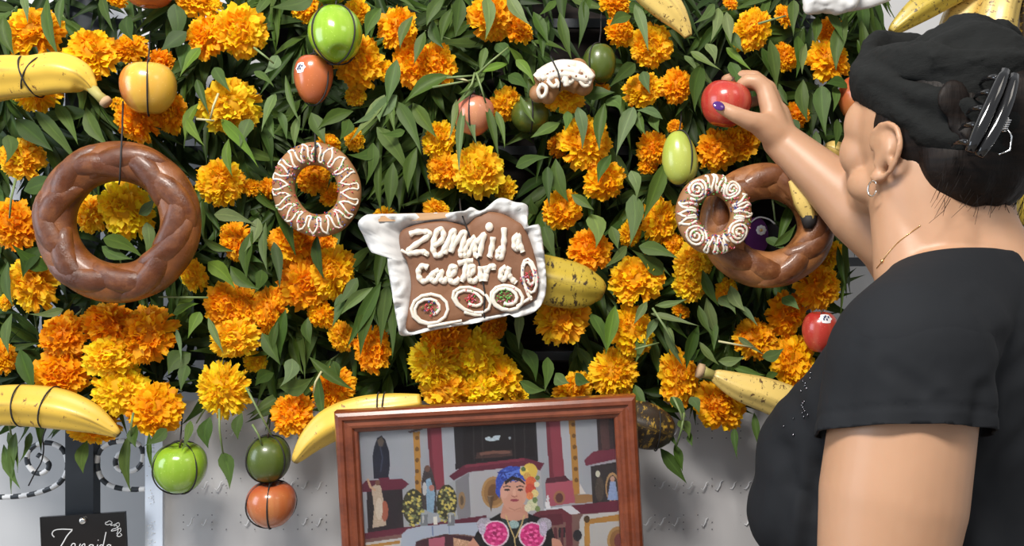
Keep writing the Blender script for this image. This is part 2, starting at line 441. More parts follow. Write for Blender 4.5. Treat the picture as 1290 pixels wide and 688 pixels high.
# ------------------------------------------------------------------ leaves and sprigs
def leaf_mesh(k):
    r = random.Random(50+k); mb = MB()
    ts = [0,.06,.16,.30,.45,.60,.75,.88,.96,1.0]
    prof = [[.05,.28,.66,.97,1.0,.76,.42,.18,.06,.0],[.05,.42,.86,1.0,.82,.55,.31,.13,.04,.0],[.04,.22,.55,.88,1.0,.84,.48,.20,.07,.0],[.05,.5,.92,1.0,.78,.50,.27,.11,.035,.0]][k % 4]
    bend = [0.14,-0.16,0.26,0.08,-0.08,0.32][k % 6]; fold = [0.30,0.16,0.42,0.24,0.36,0.14][k % 6]; sway = r.uniform(-0.9,0.9)
    uv = []
    for t_, p in zip(ts, prof):
        zc = -bend*(t_**2); xc = sway*math.sin(t_*PI)*2
        for j, s_ in enumerate((-1, -.5, 0, .5, 1)):
            hw = 0.5*p
            mb.v.append((xc/6 + s_*hw, t_, 0.6*(zc + 0.10*fold*(abs(s_)**1.5)*p*2 + 0.012*math.sin(t_*17+s_*3+k)*abs(s_)))); uv.append((0.5+0.5*s_, t_))
    for i in range(len(ts)-1):
        for j in range(4):
            mb.f.append((i*5+j, i*5+j+1, (i+1)*5+j+1, (i+1)*5+j)); mb.m.append(0)
    me = mb.mesh('leaf', m_leaf); ul = me.uv_layers.new(name='UVMap')
    for lp in me.loops: ul.data[lp.index].uv = uv[lp.vertex_index]
    return me
LEAF = [leaf_mesh(k) for k in range(8)]
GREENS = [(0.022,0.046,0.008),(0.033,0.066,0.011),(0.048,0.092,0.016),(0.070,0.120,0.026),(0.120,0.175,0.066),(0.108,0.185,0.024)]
def leaf_matrix(B, T, width, roll, lift):
    Y = (T-B); L = Y.length; Y = Y/L
    Z = Vector((roll, -1, lift)); Z = (Z - Y*Z.dot(Y)).normalized(); X = Y.cross(Z)
    m = Matrix((X*width, Y*L, Z*L)).transposed().to_4x4(); m.translation = B
    return m
LR = random.Random(11)
def add_leaf(root, px0, py0, y0, px1, py1, y1, wpx, tone, roll=None):
    B, T = P(px0,py0,y0), P(px1,py1,y1)
    m = leaf_matrix(B, T, M(wpx, (y0+y1)/2), LR.uniform(-.7,.7) if roll is None else roll, LR.uniform(-.2,.5))
    o = bpy.data.objects.new('leaf', LEAF[LR.randrange(8)]); C.objects.link(o); o.parent = root
    m.translation = B - Vector(root.location); o.matrix_local = m
    c = GREENS[tone]; v = LR.uniform(0.85, 1.18); o.color = (c[0]*v*LR.uniform(.9,1.1), c[1]*v, c[2]*v*LR.uniform(.8,1.15), 1)
    return o

def inpoly(x, y, poly):
    ins = False; n = len(poly)
    for i in range(n):
        xa, ya = poly[i]; xb, yb = poly[(i+1) % n]
        if (ya > y) != (yb > y) and x < (xb-xa)*(y-ya)/(yb-ya)+xa: ins = not ins
    return ins
GARL = [(-50,-50),(1112,-50),(1112,60),(1100,140),(1090,220),(1070,300),(1062,380),(1036,415),(1020,480),(960,505),(900,515),(840,520),(790,505),(500,508),(425,515),(330,520),(240,520),(150,525),(60,535),(-50,540)]
LANDMARK = [  # px, py, words
 (60,97,'upper left speckled banana'),(187,111,'yellow blushed apple'),(149,280,'large glazed brown bread ring'),
 (423,44,'corded green apple'),(396,100,'narrow stickered red apple'),(399,240,'iced ring biscuit on the left'),
 (590,340,'lettered bread slab'),(597,145,'half hidden pink apple'),(710,97,'iced bread figure'),(755,80,'dark green fruit beside the iced bread'),
 (668,146,'shaded dark green fruit under the iced bread'),(848,22,'plantain tip at the top edge'),(914,131,'hand held red apple'),(856,200,'pale green guava'),
 (899,270,'iced ring biscuit on the right'),(970,335,'right hand brown bread ring'),(720,360,'plantain beside the bread slab'),(60,515,'lower left yellow banana'),
 (227,590,'hanging green apple'),(338,578,'hanging dark green fruit'),(440,535,'banana behind the frame'),(610,510,'top frame rail'),
 (820,535,'blackened plantain'),(940,490,'lower right banana'),(1030,417,'apple at the woman\'s shoulder'),(1075,122,'apple beside the woman\'s face'),
 (187,-2,'red apple at the top edge'),(280,490,'round spiky lower left marigold'),(600,215,'biggest golden marigold'),(1043,7,'white paper parcel')]
def where(px, py):
    """plain words for where a thing hangs, by the nearest landmarks"""
    out = []
    for lx, ly, nm in LANDMARK:
        dx, dy = px-lx, py-ly; d = math.hypot(dx, dy)
        a = math.degrees(math.atan2(-dy, dx)) % 360
        w_ = ['right of','above and right of','above','above and left of','left of','below and left of','below','below and right of'][int(((a+22.5) % 360)//45)]
        out.append((d, w_+' the '+nm))
    return [q[1] for q in sorted(out)]

# leaves that can be told apart in the photograph: base, tip, width, tone
HERO = [
 (347,118,330,160,20,4),(350,70,332,88,22,4),(360,95,378,150,12,3),(320,90,345,110,12,3),(252,60,228,92,22,5),(270,85,288,112,20,2),(248,100,262,140,14,2),(250,130,232,168,18,5),(235,150,254,180,18,5),
 (278,150,325,205,22,5),(288,175,290,215,16,5),(315,150,303,182,24,3),(340,140,345,170,13,3),(352,140,360,175,14,3),(392,142,408,176,24,3),(378,145,372,180,14,4),(20,150,60,185,30,1),(45,140,88,202,22,3),(70,130,98,180,20,3),
 (75,135,110,140,22,3),(108,135,132,178,24,3),(10,170,8,205,24,2),(5,20,15,60,24,2),(28,-6,30,22,14,4),(60,-5,68,62,22,3),(80,-5,76,30,14,3),(128,-5,140,35,20,2),(160,20,168,50,22,1),(220,5,215,50,30,1),(235,40,205,60,28,1),
 (235,55,228,85,24,2),(395,-4,345,10,30,2),(480,10,462,45,22,3),(560,-4,540,28,20,3),(520,20,505,55,18,3),(535,40,522,75,18,3),(545,25,555,55,20,2),(613,-5,610,48,22,4),(640,-10,665,25,22,4),(580,-5,575,40,24,2),(570,10,558,50,18,2),
 (500,75,488,125,24,3),(568,95,515,122,26,2),(500,120,450,150,26,4),(485,120,440,165,24,4),(480,125,478,150,26,4),(492,130,497,165,12,3),(500,128,530,190,24,3),(520,130,545,168,24,3),(510,165,480,168,14,3),(475,160,510,218,26,3),
 (480,195,478,260,13,3),(495,205,490,260,22,2),(525,185,515,236,20,2),(470,180,462,225,20,2),(445,140,405,160,22,2),(440,150,428,175,22,2),(475,190,440,195,20,2),(440,215,435,262,12,3),
 (575,125,568,175,12,4),(585,130,580,210,13,4),(590,140,600,178,16,4),(612,130,628,190,14,3),(625,140,635,185,12,3),(600,110,575,130,10,4),(610,92,580,118,16,3),(640,95,665,112,20,2),(612,60,605,92,14,3),(650,75,672,105,16,5),(625,55,640,80,22,2),(665,100,690,122,14,5),(640,80,600,90,14,5),(660,85,640,60,12,5),(655,120,672,150,11,3),
 (672,15,690,50,20,2),(690,20,685,70,18,2),(705,15,722,65,20,3),(735,0,728,50,18,2),(700,0,680,20,14,2),(745,-5,738,20,14,2),
 (800,5,815,62,18,4),(795,20,770,32,20,3),(800,80,770,108,22,2),(810,90,818,115,18,3),(735,120,770,115,26,2),(765,125,780,140,26,3),(728,135,732,180,20,4),(715,140,712,165,16,3),(705,155,672,170,20,3),(798,135,778,190,26,4),(805,140,812,165,14,3),(835,150,808,138,18,4),(825,140,830,165,18,3),(770,195,755,228,18,2),
 (762,130,756,185,20,2),(700,200,715,248,26,2),(690,210,692,255,18,1),(720,245,745,262,16,3),(795,215,800,245,20,4),(798,245,795,305,30,3),(838,205,815,270,26,3),(745,270,750,310,30,5),(805,310,850,325,24,3),(835,345,800,318,26,3),(790,310,762,335,16,4),(770,285,778,310,18,3),(685,285,700,325,24,2),(650,210,690,200,20,2),(675,270,672,250,18,3),
 (825,385,862,378,12,4),(820,395,875,412,12,4),(815,380,800,405,14,4),(830,400,815,428,14,4),(835,405,858,455,12,4),(840,410,850,440,10,4),(890,375,908,420,22,4),(920,360,938,390,20,4),(932,385,952,410,12,4),(905,330,925,355,18,2),(885,340,905,380,18,2),(880,385,895,420,16,3),(905,375,925,395,22,3),
 (870,65,905,85,14,4),(862,70,878,88,12,4),(890,55,900,75,18,4),(915,60,945,86,14,5),(905,10,895,45,18,4),(915,15,920,50,18,4),(900,5,880,25,16,4),(925,40,935,60,16,3),(885,80,875,135,28,2),(920,78,930,110,20,2),(970,50,980,105,22,3),(960,60,975,95,20,2),(1000,0,1000,40,18,3),(1005,45,1000,95,20,2),(1015,55,1010,90,14,4),(1068,20,1055,80,24,3),(1045,15,1058,50,20,3),(1030,20,1028,50,16,2),
 (1012,100,1018,145,22,3),(1035,108,1040,165,28,3),(1052,108,1048,140,14,3),(985,110,980,150,18,2),(975,105,992,130,16,2),(1000,150,1005,180,18,2),(1085,25,1092,85,16,2),(1080,50,1100,80,14,2),(1102,20,1108,80,14,1),(1070,110,1045,105,22,2),(1090,60,1082,105,18,2),(1028,165,1035,185,14,3),(1055,150,1050,185,16,2),
 (480,355,440,430,22,2),(478,360,455,440,24,2),(488,360,480,430,24,3),(490,360,496,445,20,2),(470,362,432,395,18,4),(450,350,425,385,20,2),(430,370,420,410,18,2),
 (355,225,372,310,26,2),(400,295,405,345,18,1),(325,275,310,315,20,4),(335,280,334,335,16,4),(325,310,305,325,24,2),(318,290,310,345,22,2),(345,305,352,360,18,1),(330,340,318,365,26,2),(270,270,312,282,22,4),(255,300,288,315,14,3),(262,330,295,362,26,5),(290,335,320,360,22,2),(300,325,325,330,18,2),
 (360,390,355,445,22,2),(350,405,345,440,14,2),(388,400,392,430,18,2),(252,393,238,423,20,5),(262,400,278,440,12,4),(222,415,230,455,10,4),(218,395,250,385,18,5),(245,375,225,385,14,5),(240,445,215,470,34,2),(235,460,228,490,20,3),(330,420,350,455,22,2),(390,450,440,485,18,3),(368,452,355,485,28,4),(352,488,388,478,28,3),(345,470,325,485,24,2),(400,470,405,530,20,3),(420,455,425,480,22,2),
 (15,395,8,440,24,3),(10,330,12,380,22,3),(25,440,40,490,26,2),(60,340,20,310,26,2),(30,240,70,225,30,2),(55,310,30,345,26,1),(175,270,195,250,20,4),(130,300,180,325,24,3),(185,280,182,320,20,4),(128,310,160,322,20,3),(80,390,40,395,14,4),
 (20,545,12,615,20,3),(5,560,25,610,18,3),(10,545,25,590,18,3),(38,545,28,580,16,3),(110,555,105,592,20,3),(165,545,158,612,22,3),(172,535,170,560,18,2),(188,545,192,590,8,2),(210,540,185,560,20,2),(265,525,262,560,24,2),(280,570,290,612,26,2),(305,520,300,550,18,2),(240,530,232,565,16,3),
 (828,510,852,560,18,2),(855,530,868,548,22,3),(850,560,860,590,16,2),(832,565,862,605,20,2),(870,545,872,560,10,2),(925,540,928,575,12,2),(950,520,955,560,12,2),(870,500,880,520,18,2),(845,500,862,525,18,2),(805,420,800,455,18,2),(800,485,815,510,18,2),(860,450,880,440,16,2),(745,395,760,440,22,3),(775,385,765,440,22,5),(655,395,654,435,16,4),
 (880,430,905,455,14,4),(920,460,960,470,14,3),(905,455,935,450,16,4),(930,425,960,445,10,4),(960,450,985,440,20,3),(985,375,1005,390,20,3),(880,410,870,460,22,2),(895,400,898,440,18,2),(1062,280,1070,385,14,3),(1055,310,1064,360,12,2),(980,470,965,480,12,3),(700,470,715,480,22,3),(690,450,685,490,20,3),(660,440,675,475,24,2),(655,480,685,490,20,3),(725,470,740,480,20,2),
 (1000,250,980,305,16,2),(965,300,990,320,16,2),(975,310,1000,285,14,3)]
STEMS = [(276,515,281,572,0),(168,520,165,548,0),(318,535,330,560,0),(12,520,14,548,0),(862,520,852,562,0),(310,488,342,548,0),(405,468,395,495,1),(563,98,600,95,0),(600,95,640,60,0),(598,92,585,120,0),(600,92,612,130,0),(575,98,592,103,1),(20,225,12,275,0),(262,375,200,374,0),(822,388,855,445,0),(545,110,600,100,0),(248,150,270,152,1),(275,118,265,150,1),(905,430,950,438,1),(800,440,830,432,0),(848,500,862,540,0),(320,60,345,80,0),(955,30,990,20,0)]
VOID = [(110,15,20),(228,62,14),(46,408,22),(75,396,12),(106,186,10),(122,318,18),(740,38,30),(652,208,30),(690,432,38),(410,452,16),(975,285,34),(368,40,16),(455,300,20),(300,600,40)]
sites = []
rr = random.Random(21)
for _ in range(9000):
    x, y = rr.uniform(-25,1105), rr.uniform(-25,535)
    if not inpoly(x, y, GARL): continue
    if any(math.hypot(x-vx, y-vy) < vr*0.9 for vx, vy, vr in VOID): continue
    if all(math.hypot(x-a, y-b) > 62 for a, b in sites): sites.append((x, y))
hero_of = {i: [] for i in range(len(sites))}
for h in HERO:
    i = min(range(len(sites)), key=lambda k: math.hypot(sites[k][0]-h[0], sites[k][1]-h[1])); hero_of[i].append(h)
stem_of = {i: [] for i in range(len(sites))}
for h in STEMS:
    i = min(range(len(sites)), key=lambda k: math.hypot(sites[k][0]-h[0], sites[k][1]-h[1])); stem_of[i].append(h)
used = set()
KIND = ['spreading leaf sprig','drooping leaf sprig']
for i, (x, y) in enumerate(sites):
    nm = None
    for w_ in where(x, y):
        if w_ not in used: nm = w_; break
    used.add(nm)
    droop = rr.random() < 0.75
    sp = thing('leaf_sprig', P(x, y, 0.03), KIND[1 if droop else 0]+' '+nm, 'foliage', 'leafy sprigs of the garland')
    ang = PI/2 + rr.uniform(-0.9,0.9) if droop else rr.uniform(0, 2*PI)     # screen angle, down positive
    L = rr.uniform(45, 75)
    ax = [(x - math.cos(ang)*L*0.4, y - math.sin(ang)*L*0.4), (x, y), (x + math.cos(ang+0.2)*L*0.5, y + math.sin(ang+0.2)*L*0.5)]
    sm = MB().tube([P(ax[0][0],ax[0][1],0.05), P(x,y,0.02), P(ax[2][0],ax[2][1],0.0)], [0.0022,0.0018,0.001], 6)
    for (a, b, c, d, e) in stem_of[i]:
        MB().tube([P(a,b,-0.085), P((a+c)/2+rr.uniform(-3,3),(b+d)/2,-0.092), P(c,d,-0.085)], [0.0017,0.0015,0.0012], 6).build('side_stem', m_pale if e else m_stem, sp)
    sm.build('stem', m_stem, sp)
    nl = 19
    for k in range(nl):
        t_ = k/(nl-1); bx = ax[0][0]+(ax[2][0]-ax[0][0])*t_; by = ax[0][1]+(ax[2][1]-ax[0][1])*t_
        a = ang + (1 if k % 2 else -1)*rr.uniform(0.1,1.05)*(1.1-0.5*t_); l = rr.uniform(44,80)
        ex, ey = bx+math.cos(a)*l, by+math.sin(a)*l
        if any(math.hypot(ex-vx, ey-vy) < vr or math.hypot((ex+bx)/2-vx, (ey+by)/2-vy) < vr for vx, vy, vr in VOID): continue
        if not inpoly((ex+bx)/2, (ey+by)/2, GARL): continue
        y0 = 0.03-0.035*rr.random()
        add_leaf(sp, bx, by, y0, ex, ey, y0-rr.uniform(0.0,0.045), rr.uniform(10,16), rr.choice((0,1,1,2,2,3)))
    for (a, b, c, d, wpx, tone) in hero_of[i]:
        y0 = rr.uniform(-0.092,-0.078)
        add_leaf(sp, a, b, y0+0.015, c+(c-a)*0.12, d+(d-b)*0.12, y0, wpx*0.80, tone, roll=rr.uniform(-.4,.4))

# the uncountable leaves deep behind the sprigs
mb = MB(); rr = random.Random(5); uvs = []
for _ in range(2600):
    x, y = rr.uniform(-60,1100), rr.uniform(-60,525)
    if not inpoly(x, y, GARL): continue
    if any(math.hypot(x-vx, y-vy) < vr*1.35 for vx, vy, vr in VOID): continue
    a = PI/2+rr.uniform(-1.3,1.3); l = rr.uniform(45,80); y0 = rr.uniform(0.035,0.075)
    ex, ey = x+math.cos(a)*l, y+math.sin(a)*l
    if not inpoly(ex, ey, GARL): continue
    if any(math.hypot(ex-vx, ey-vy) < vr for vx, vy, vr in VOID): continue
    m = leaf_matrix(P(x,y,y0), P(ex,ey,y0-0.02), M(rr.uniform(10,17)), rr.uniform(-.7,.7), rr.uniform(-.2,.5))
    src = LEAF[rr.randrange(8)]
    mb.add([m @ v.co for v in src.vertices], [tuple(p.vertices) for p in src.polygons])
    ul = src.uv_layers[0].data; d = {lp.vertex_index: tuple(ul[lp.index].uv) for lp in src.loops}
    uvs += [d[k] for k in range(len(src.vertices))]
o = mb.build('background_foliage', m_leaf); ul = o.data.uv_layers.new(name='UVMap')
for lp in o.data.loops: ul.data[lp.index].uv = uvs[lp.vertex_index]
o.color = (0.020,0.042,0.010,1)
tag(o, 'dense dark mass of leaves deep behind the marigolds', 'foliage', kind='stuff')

# ------------------------------------------------------------------ marigolds
def marigold_mesh(k):
    r = random.Random(90+k); mb = MB(); tint = []
    n = [135,150,120,140,190,125][k]; narrow = [1.0,0.92,1.1,1.0,0.6,1.05][k]
    g = PI*(3-math.sqrt(5))
    for i in range(n):
        u = (i+0.5)/n
        th = math.acos(1-1.30*u) + r.uniform(-.10,.10); ph = g*i + r.uniform(-.25,.25)
        d = Vector((math.sin(th)*math.cos(ph), math.sin(th)*math.sin(ph), math.cos(th)))
        e1 = Vector((-math.sin(ph), math.cos(ph), 0)); e2 = d.cross(e1)
        rot = r.uniform(-.9,.9); X = e1*math.cos(rot)+e2*math.sin(rot); Z = d.cross(X)
        R = r.uniform(0.86,1.06); base = 0.42
        if th > 1.3: R *= 1.06
        wdt = r.uniform(0.15,0.23)*narrow; curl = r.uniform(-0.16,0.22)
        tv = r.uniform(0.90,1.10); tg = r.uniform(0.84,1.28)
        cols = 5; rows = 4; st = len(mb.v); wph = r.uniform(0,6)
        for a in range(rows):
            t_ = a/(rows-1); rad = base+(R-base)*t_
            for b in range(cols):
                s_ = b/(cols-1)*2-1
                hw = wdt*(0.35+0.65*t_**0.7)*(1 if t_ < 1 else 0.82)
                notch = (0.05*math.cos(s_*5+wph)-0.10*s_*s_) if a == rows-1 else 0
                ruff = 0.055*math.sin(s_*4.2+wph)*t_ + 0.05*s_*s_*t_
                p = d*(rad+notch) + X*(s_*hw) + Z*(curl*t_*t_+ruff) + Vector((0,0,-0.10*(t_**2)*math.sin(th)))
                p.z = p.z*0.80
                mb.v.append(tuple(p)); q = tv*(0.92+0.10*t_)
                tint.append((min(q*1.02,1.15), q*tg*(0.90+0.12*t_), q, 1))
        for a in range(rows-1):
            for b in range(cols-1):
                mb.f.append((st+a*cols+b, st+a*cols+b+1, st+(a+1)*cols+b+1, st+(a+1)*cols+b)); mb.m.append(0)
    st = len(mb.v); v, f = ball((0,0,0.05), (0.6,0.6,0.52), 12, 8); mb.add(v, f); tint += [(0.9,0.72,0.7,1)]*len(v)
    me = mb.mesh('petals', m_petal); ca = me.color_attributes.new('tint', 'FLOAT_COLOR', 'POINT')
    ca.data.foreach_set('color', [c for q in tint for c in q]); return me
MG = [marigold_mesh(k) for k in range(6)]
_c = MB().tube([(0,0,0.0),(0,0,-0.25),(0,0,-0.6),(0,0,-0.75)], [0.55,0.45,0.18,0.06], 10).mesh('calyx', m_calyx)
TONE = [(1.0,0.47,0.008),(1.0,0.54,0.013),(1.0,0.64,0.022),(0.75,0.31,0.01)]
FR = random.Random(33)
# px, py, half width, half height, tone (0 deep orange, 1 orange, 2 golden, 3 rusty), depth, mesh, words
FLOWERS = [
 (42,41,38,29,1,0,0,'large orange marigold at the upper left corner, directly above the speckled banana'),
 (115,68,32,34,1,0,3,'round orange marigold above the stem end of the speckled banana'),
 (165,61,22,20,0,.02,1,'ragged deep orange marigold above and left of the yellow blushed apple'),
 (202,78,18,15,0,.03,0,'orange marigold peeking over the top of the yellow blushed apple'),
 (47,113,33,26,1,.015,4,'orange marigold tucked under the speckled banana'),
 (147,131,9,9,1,.02,1,'tiny orange marigold bud at the banana stem beside the yellow blushed apple'),
 (174,152,32,24,0,0,0,'deep orange marigold right above the large brown bread ring'),
 (216,142,20,28,0,.01,2,'deep orange marigold peeking from the lower right of the yellow blushed apple'),
 (28,200,33,26,2,0,2,'golden marigold at the left edge above the large brown bread ring'),
 (18,282,27,34,0,0,0,'deep orange marigold at the left edge beside the large brown bread ring'),
 (41,357,28,38,2,0,5,'tall golden marigold below and left of the large brown bread ring'),
 (8,380,9,12,2,.02,1,'small golden marigold at the left edge, mostly hidden by a leaf'),
 (-1,450,20,24,0,0,3,'orange marigold cut by the left edge above the lower banana'),
 (116,270,21,26,2,.01,1,'left one of the two golden marigolds inside the large brown bread ring'),
 (159,264,31,40,2,-.005,3,'right, larger one of the two golden marigolds inside the large brown bread ring'),
 (80,424,34,28,0,0,0,'deep orange marigold at the upper left of the big lower left cluster'),
 (76,470,36,30,0,.002,2,'deep orange marigold just above the lower left banana'),
 (137,408,40,24,0,0,5,'wide orange marigold directly below the large brown bread ring'),
 (187,421,37,36,0,-.005,1,'orange marigold at the right end of the big lower left cluster'),
 (140,448,34,27,2,-.012,2,'golden marigold in the middle of the big lower left cluster'),
 (152,490,34,32,2,-.004,0,'golden marigold at the tip of the lower left banana'),
 (196,516,33,34,0,-.008,3,'deep orange marigold above the hanging green apple'),
 (118,536,32,22,1,.02,1,'orange marigold peeking out beneath the lower left banana'),
 (250,4,30,15,1,.005,0,'orange marigold cut by the top edge right of the red apple'),
 (262,46,30,30,0,.004,5,'deep orange marigold left of its bigger neighbour near the top left'),
 (302,40,33,33,1,-.006,2,'big orange marigold left of the shiny green apple, with deep orange neighbour'),
 (290,135,39,33,2,0,0,'big golden marigold right of the yellow blushed apple'),
 (278,230,27,31,1,0,3,'orange marigold between the brown bread ring and the left iced ring biscuit'),
 (316,236,13,12,0,.03,1,'small orange marigold half hidden by leaves left of the left iced ring biscuit'),
 (338,238,12,15,1,.03,0,'small marigold touching the left rim of the left iced ring biscuit'),
 (299,304,18,28,0,.01,1,'deep orange marigold behind leaves right of the large brown bread ring'),
 (284,291,8,8,2,.015,3,'small golden marigold bud right of the large brown bread ring'),
 (244,347,15,23,2,.01,0,'golden marigold at the lower right rim of the large brown bread ring'),
 (284,384,27,28,0,0,2,'leftmost orange marigold of the four bloom cluster above the spiky marigold'),
 (309,385,20,27,1,.004,5,'orange marigold in the middle of the four bloom cluster above the spiky marigold'),
 (297,425,33,25,2,-.006,1,'golden marigold at the bottom of the four bloom cluster, nearest the spiky marigold'),
 (341,392,22,30,1,-.004,0,'orange marigold at the right of the four bloom cluster, left of the large orange group'),
 (322,455,15,14,2,.03,3,'small golden marigold in shade right of the spiky marigold'),
 (281,491,37,36,2,-.005,4,'round spiky golden marigold above and between the hanging green fruits'),
 (368,522,28,26,0,-.005,1,'orange marigold above the hanging dark green fruit'),
 (420,489,26,30,0,.004,4,'orange marigold above the banana behind the picture frame'),
 (370,306,29,33,0,.006,2,'deep orange marigold under the lower left rim of the left iced ring biscuit'),
 (404,310,20,22,0,.012,0,'orange marigold under the bottom rim of the left iced ring biscuit'),
 (385,360,34,32,0,0,5,'deep orange marigold in the middle of the large group below the left iced ring biscuit'),
 (417,344,27,36,1,-.005,3,'golden orange marigold at the right of the large group below the left iced ring biscuit'),
 (405,396,21,18,0,.006,1,'orange marigold at the bottom of the large group below the left iced ring biscuit'),
 (386,8,20,20,0,.03,0,'orange marigold cut by the top edge left of the shiny green apple'),
 (450,14,16,17,1,.025,2,'orange marigold cut by the top edge right of the shiny green apple'),
 (452,78,30,34,1,0,0,'golden orange marigold below and right of the shiny green apple'),
 (448,120,13,15,2,.012,3,'small golden marigold right of the stickered red apple'),
 (488,90,11,16,1,.012,1,'small orange marigold between two leaves right of the shiny green apple'),
 (501,36,23,33,0,.004,5,'orange marigold near the top, second bloom right of the shiny green apple'),
 (523,82,24,34,0,.006,2,'deep orange marigold above the fan of pointed leaves in the upper middle'),
 (552,80,20,28,1,0,0,'orange marigold left of the light green fine leaved sprig'),
 (414,182,18,12,1,.02,1,'orange marigold peeking over the top of the left iced ring biscuit'),
 (447,176,12,15,1,.02,0,'small orange marigold above and right of the left iced ring biscuit'),
 (396,220,24,25,0,.01,3,'orange marigold in the upper left of the left iced ring biscuit hole'),
 (418,245,13,18,1,.02,2,'small orange marigold in the right of the left iced ring biscuit hole'),
 (430,424,15,21,1,.005,1,'orange marigold left behind the fan of dark leaves near the bread slab'),
 (470,440,22,30,0,.004,0,'orange marigold below the fan of dark leaves left of the bread slab'),
 (553,176,19,26,1,.004,3,'orange marigold above and left of the biggest golden bloom over the bread slab'),
 (559,214,22,24,1,.006,1,'orange marigold left of the biggest golden bloom over the bread slab'),
 (602,214,31,36,2,-.008,2,'biggest golden marigold above the bread slab, under the pink apple'),
 (636,238,15,17,2,.02,0,'small golden marigold above the top right fold of the bread slab paper'),
 (550,266,20,13,1,.012,5,'orange marigold peeking over the top edge of the bread slab'),
 (484,272,16,11,1,.014,1,'orange marigold peeking over the top left corner of the bread slab paper'),
 (619,20,30,30,1,.002,0,'golden orange marigold at the top edge behind a pale long leaf'),
 (653,38,14,22,0,.012,3,'small orange marigold at the top, right of the pale long leaf'),
 (638,131,12,26,1,.012,1,'narrow orange marigold left of the iced bread figure'),
 (709,122,28,20,2,-.004,2,'golden orange marigold under the iced bread figure'),
 (736,180,34,33,1,0,0,'orange marigold with golden petals below the iced bread figure'),
 (702,185,13,15,3,.014,1,'small rusty marigold below the lower dark green fruit'),
 (762,228,29,22,0,.002,5,'deep orange marigold above the pointed leaves in the right middle'),
 (774,5,22,17,0,.01,3,'orange marigold cut by the top edge left of the plantain tip'),
 (781,40,21,18,0,.006,0,'deep orange marigold left and above the bloom under the plantain tip'),
 (820,58,27,27,1,-.002,2,'orange marigold under the plantain tip'),
 (810,113,26,22,1,-.002,3,'orange marigold right of the dark green fruit, with a leaf across its top'),
 (852,108,20,23,0,.005,1,'deep orange marigold left of the red apple held by the woman'),
 (759,112,10,8,1,.02,0,'tiny bit of orange marigold under the dark green fruit'),
 (822,187,20,21,0,0,4,'deep orange marigold touching the left of the pale green guava'),
 (816,209,15,9,0,.012,1,'narrow orange marigold below the bloom left of the pale green guava'),
 (850,160,10,10,0,.02,3,'small orange marigold above the pale green guava'),
 (903,190,27,27,1,.002,0,'orange marigold right of the pale green guava, under the held red apple'),
 (931,180,25,24,0,.006,2,'deep orange marigold under the wrist of the reaching hand'),
 (947,38,20,30,1,-.004,3,'orange marigold near the top, above the reaching hand'),
 (989,72,14,20,0,.02,0,'shaded orange marigold between long leaves above the reaching arm'),
 (988,20,11,16,0,.02,1,'small orange marigold at the top left of the white paper parcel'),
 (1043,76,30,27,1,-.002,5,'golden orange marigold below the white paper parcel'),
 (1046,38,14,20,0,.012,2,'orange marigold between the white paper parcel and the bloom beneath it'),
 (1001,146,17,17,0,.025,1,'shaded orange marigold above the forearm, behind long leaves'),
 (920,4,10,10,1,.01,0,'small orange marigold cut by the top edge right of the plantain tip'),
 (708,264,22,28,0,0,3,'orange marigold right of the top right paper fold of the bread slab'),
 (743,315,29,27,0,-.002,2,'orange marigold above the plantain beside the bread slab'),
 (801,353,35,30,1,-.006,0,'large golden orange marigold right of the plantain beside the bread slab'),
 (830,278,21,32,1,.006,5,'orange marigold left of the right iced ring biscuit'),
 (794,294,14,18,1,.012,1,'small orange marigold behind leaves left of the right iced ring biscuit'),
 (849,308,17,15,0,.004,3,'orange marigold at the lower left rim of the right iced ring biscuit'),
 (872,332,24,26,2,-.008,2,'golden marigold below the right iced ring biscuit'),
 (868,358,22,22,2,-.002,0,'golden marigold hanging directly under the golden bloom below the right iced ring biscuit'),
 (915,367,16,18,2,.002,1,'small golden marigold below the light brown bread ring'),
 (796,416,29,32,1,-.004,3,'orange marigold left of the pale sprig in the lower right'),
 (708,400,40,28,2,.002,5,'wide golden marigold beneath the plantain beside the bread slab'),
 (855,476,25,36,1,-.002,0,'tall orange marigold left of the banana at the lower right'),
 (907,511,36,29,1,-.004,2,'large orange marigold under the banana at the lower right'),
 (950,427,26,27,0,.004,1,'deep orange marigold above the banana at the lower right'),
 (998,455,25,36,0,.004,3,'orange marigold beside the woman\'s shoulder, right of the lower right banana'),
 (990,395,28,28,0,.008,5,'orange marigold left of the stickered apple by the woman\'s shoulder'),
 (1030,361,28,30,1,.002,0,'golden orange marigold above the stickered apple by the woman\'s shoulder'),
 (1046,322,10,22,2,.012,1,'narrow golden marigold at the right rim of the light brown bread ring'),
 (773,470,30,31,1,-.004,4,'spiky orange marigold above the right corner of the picture frame'),
 (723,490,30,17,1,.004,3,'orange marigold peeking over the top right of the picture frame'),
 (560,428,42,22,0,.002,2,'deep orange marigold directly under the bread slab'),
 (548,458,36,32,2,-.004,4,'golden marigold at the left of the cluster under the bread slab'),
 (600,448,32,34,2,0,0,'golden marigold at the right centre of the cluster under the bread slab'),
 (562,492,38,27,2,.0,3,'golden marigold at the bottom left of the cluster, touching the picture frame'),
 (606,492,30,24,2,-.002,1,'golden marigold at the bottom centre of the cluster, touching the picture frame'),
 (633,476,20,32,1,.004,5,'orange marigold at the right end of the cluster under the bread slab'),
 (622,411,18,20,3,.006,2,'rusty marigold under the lower right corner of the bread slab'),
 (657,498,10,9,2,.01,1,'small golden marigold bud at the middle of the picture frame top'),
 (147,-1,14,8,1,.02,0,'orange marigold cut by the top edge left of the red apple'),
 (858,392,12,9,0,.025,3,'small shaded orange marigold left of the small golden bloom in the lower right'),
 (912,256,0,0,0,0,0,'')]
